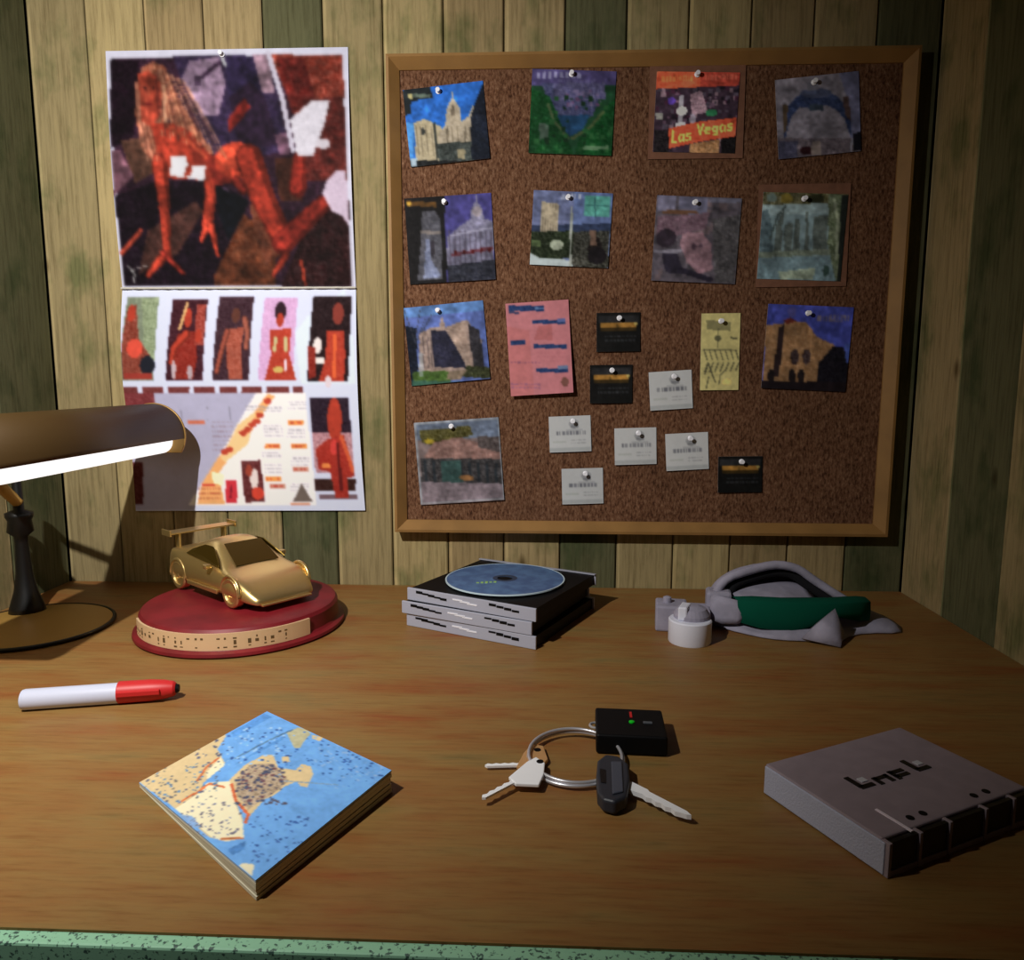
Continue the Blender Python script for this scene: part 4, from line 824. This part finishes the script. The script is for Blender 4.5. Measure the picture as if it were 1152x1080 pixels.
# green band sweeping across the front
vs = []; G = [(.186, .700, .010, .030), (.205, .690, .007, .0335), (.232, .684, .006, .034), (.258, .684, .0135, .0345), (.278, .688, .019, .0335), (.300, .698, .013, .032), (.314, .710, .010, .029), (.319, .722, .011, .024)]
for x, y, z0, z1 in G: vs += [(x, y, z0), (x, y-.001, (z0*.6+z1*.4)), (x, y, z1-.001), (x, y+.012, z1), (x-.002, y+.028, z1-.004)]
fs = [(i*5+k, (i+1)*5+k, (i+1)*5+k+1, i*5+k+1) for i in range(len(G)-1) for k in range(4)]
cpart('green_band', vs, fs, GREENC, 0).modifiers.new('bv', 'BEVEL').width = .0008
# grey side flap and inner fold
vs = []; G = [(.163, .712, .005, .034), (.172, .704, .006, .032), (.182, .699, .008, .031), (.190, .698, .008, .030)]
for x, y, z0, z1 in G: vs += [(x, y, z0), (x, y-.002, (z0+z1)/2), (x, y+.004, z1)]
cpart('side_flap', vs, [(i*3+k, (i+1)*3+k, (i+1)*3+k+1, i*3+k+1) for i in range(3) for k in range(2)], CLOTH)
vs = [(.188+.016*i, .708+.014*j, .026+.006*j*.7+.004*math.sin(i*.9)*math.sin(j*1.1+.6)-.0012*(i-2.5)**2*(j > 1)) for j in range(4) for i in range(6)]
cpart('inner_fold', vs, [(j*6+i, j*6+i+1, (j+1)*6+i+1, (j+1)*6+i) for j in range(3) for i in range(5)], CLOTH)
vs = [(.238, .672, .004), (.262, .668, .014), (.2675, .658, .0012), (.268, .677, .031), (.281, .690, .004), (.276, .674, .010), (.255, .684, .014)]
cpart('pointed_fold', vs, [(0, 2, 1), (0, 1, 3), (0, 3, 6), (1, 2, 5), (1, 5, 3), (2, 4, 5), (5, 4, 3)], CLOTH, 0)

cn = empty('canister', (.1362, .672, 0)); tag(cn, 'small white canister with a domed grey top standing beside the crumpled cloth', 'canister')
MB().lathe([(.0190, 0), (.0195, .001), (.0195, .0205), (.0185, .0215), (.001, .0218)], 40).obj('canister_body', WHITEP, cn, smooth=True).modifiers.new('es', 'EDGE_SPLIT')
MB().lathe([(.0165, .0214), (.0165, .0250), (.013, .0305), (.006, .033), (.001, .0335)], 24, (.002, .004, 0)).obj('canister_lid', CLOTH, cn)
MB().prism([(-.013, -.008), (-.005, -.010), (.002, .006), (-.006, .010)], .0216, .0345).obj('latch', WHITEP, cn, bevel=.0015)
bxo = empty('plastic_block', (.127, .708, 0), R(-8)); tag(bxo, 'small grey block with a raised step behind the white canister', 'block')
MB().box((-.002, .002, .0125), (.030, .030, .025)).obj('block_body', CLOTH, bxo, bevel=.002)
MB().box((.022, .010, .0100), (.026, .026, .020)).obj('block_step', CLOTH, bxo, bevel=.002)
MB().lathe([(.004, .02), (.004, .030), (.002, .031)], 14, (-.006, .002, 0)).obj('knob', CLOTH, bxo)
MB().box((.044, .024, .017), (.024, .022, .034)).obj('block_riser', CLOTH, bxo, bevel=.003)

# ------------------------------------------------------------------ bunch of keys
ky = empty('key_bunch', (.025, .435, 0)); tag(ky, 'bunch of keys on a steel ring with a black remote fob', 'keys')
def kp(name, mb, mat, **k):
    return mb.obj(name, mat, ky, loc=-Vector(ky.location), **k)
kp('key_ring', MB().tube([(.0215+.030*math.cos(2*math.pi*k/56), .446+.033*math.sin(2*math.pi*k/56), .0035+.0012*math.sin(2*math.pi*k/56+1)) for k in range(56)], .0012, 10, True).tube([(.0215+.0292*math.cos(2*math.pi*k/56), .446+.0322*math.sin(2*math.pi*k/56), .0056+.0010*math.sin(2*math.pi*k/56)) for k in range(56)], .0011, 10, True), STEEL, smooth=True)
def key(pts_head, blade, notch, hm, bmm, z, hole, rz=0, th=.0022, wd=.0036):
    h = kp('key_head', MB().prism(pts_head, z, z+th), hm, bevel=.0005)
    a, b_ = Vector(blade[0]), Vector(blade[1]); d = (b_-a).normalized(); nn = Vector((-d.y, d.x)); L = (b_-a).length
    up_ = [a+nn*wd/2, a+d*L*.94+nn*wd*.42, b_]; low = []
    k = notch; 
    for i in range(k, -1, -1):
        t = .12+.8*i/k; low.append(a+d*L*t-nn*wd*(.5 if i % 2 else .22))
    pts = [a-nn*wd/2]+[low[-1-i] for i in range(len(low))]
    poly = [tuple(p) for p in (pts+[b_]+[up_[1], up_[0]])]
    kp('key_blade', MB().prism(poly, z+.0004, z+th-.0004), bmm)
    kp('key_hole', MB().lathe([(.0022, z+th), (.0022, z+th+.0003)], 18, (hole[0], hole[1], 0)), BLACKP)
BRIGHT = pmat('bright_nickel', (250, 251, 255), .4, .0, .6)
key([(-.0190, .4155), (-.0145, .4085), (-.0010, .4080), (.0018, .4200), (.0025, .4330), (-.0030, .4400), (-.0085, .4340)], ((-.0160, .4120), (-.0330, .3935)), 7, BRIGHT, BRIGHT, .0042, (-.0005, .4340))
key([(-.0150, .4330), (-.0020, .4280), (.0045, .4430), (.0015, .4600), (-.0060, .4620), (-.0110, .4500)], ((-.0120, .4370), (-.0345, .4345)), 7, pmat('brass_key', (226, 178, 120), .4, .5), BRIGHT, .0014, (-.0022, .4540), wd=.0034)
hd = [(.0320, .3960), (.0345, .3895), (.0410, .3868), (.0480, .3930), (.0520, .4120), (.0530, .4290), (.0480, .4380), (.0400, .4400), (.0345, .4320), (.0325, .4150)]
kp('car_key_head', MB().prism(hd, .0010, .0095), pmat('dark_grip', (48, 50, 58), .45), bevel=.0018, seg=3)
kp('grip_slot', MB().prism([(.0345, .4060), (.0375, .4050), (.0385, .4200), (.0350, .4210)], .0096, .0099), BLACK)
kp('grip_ridge', MB().prism([(.0400, .3930), (.0465, .3960), (.0490, .4290), (.0425, .4290)], .0094, .0106), pmat('grip_grey', (74, 78, 90), .4), bevel=.0006)
a, b_ = Vector((.0500, .4110)), Vector((.0815, .3810)); d = (b_-a).normalized(); nn = Vector((-d.y, d.x))
pts = [a+nn*.0042, a+d*.012+nn*.0040, a+d*.014+nn*.0028, b_+nn*.0016-d*.004, b_, b_-nn*.0014-d*.002]
for i in range(9): pts.append(b_-d*(.005+.0032*i)-nn*(.0034 if i % 2 else .0022))
pts += [a-nn*.0046]
kp('car_key_blade', MB().prism([tuple(p) for p in pts], .0035, .0062), BRIGHT)
fx, fy, fa = .0592, .476, R(-3)
fob = empty('remote_fob', (fx-.025, fy-.435, .0005), fa); fob.parent = ky
o = MB().box((0, 0, .0065), (.0455, .041, .013)).obj('fob_case', BLACKP, fob, bevel=.0016, seg=3)
MB().lathe([(.0019, .0128), (.0019, .0138), (.001, .0142)], 16, (.001, -.001, 0)).obj('green_light', GREENL, o)
MB().box((.001, .010, .0132), (.0016, .008, .0008)).obj('red_mark', REDP, o)
MB().box((.0115, -.001, .0133), (.006, .0026, .0010)).obj('button', pmat('button_grey', (84, 88, 94), .5), o, bevel=.0003)
MB().tube([(-.0225+.004*math.cos(R(t)), .006+.004*math.sin(R(t)), .0065) for t in range(0, 360, 20)], .0009, 8, True).obj('fob_loop', STEEL, o)

# ------------------------------------------------------------------ grey box
gb = empty('network_box', (.1987, .4042, 0), R(27)); tag(gb, 'flat grey plastic box with dark sockets along one side, right of the keys', 'electronic box')
BW, BD, BH = .112, .0815, .0185
shell = MB().box((0, .0015, BH/2), (BW, BD-.003, BH)); shell.obj('case', GREYB, gb, bevel=.0009)
MB().box((-BW/2-.0003, 0, BH/2), (.0012, BD-.001, BH-.002)).obj('side_plate', GREYL, gb, bevel=.0004)
e = MB(); xs = [-.056, -.0335, -.0115, .0165, .0395, .056]
for x in xs: e.box((x if abs(x) < .05 else x*.985, -BD/2+.0006, BH/2), (.0022, .0048, BH-.0006))
e.box((0, -BD/2+.0008, .0016), (BW, .0044, .0030)); e.obj('front_rib', GREYB, gb, bevel=.0003)
for a_, b2 in zip(xs[:-1], xs[1:]):
    MB().box(((a_+b2)/2, -BD/2+.0004, BH*.56), (b2-a_-.0026, .0022, BH*.80)).obj('socket', BLACK, gb)
for x in (-.028, -.0185, .0215, .0315): MB().lathe([(.0021, BH), (.0021, BH+.0003)], 14, (x, -.0315, 0)).obj('status_dot', BLACKP, gb)
MB().box((-.0375, -.0295, BH+.0001), (.0016, .021, .0006)).obj('light_strip', pmat('strip_white', (232, 220, 232), .5), gb)
e = MB()       # raised dark marks across the lid
def bar(x, y, w_, d_): e.box((x, y, BH+.0002), (w_, d_, .0007))
for ox in (-.0235, .0215):
    bar(ox-.003, .0045, .0032, .011); bar(ox+.001, -.0010, .010, .0030)
bar(-.0085, .0020, .0105, .0026); bar(-.0130, .0000, .0028, .0070); bar(-.0045, .0000, .0028, .0070)
bar(.0050, .0030, .0105, .0026); bar(.0050, -.0010, .0105, .0026); bar(.0008, .0005, .0026, .0085)
e.obj('lid_marks', BLACK, gb)
MG = pmat('mark_grey', (190, 190, 198), .5)
for ox in (-.0235, .0215): MB().box((ox+.0035, .0045, BH+.0002), (.0045, .004, .0005)).obj('pale_mark', MG, gb)
tag(desk, 'wide brown veneered desk with a speckled mint green front edge below the cork board', 'desk')
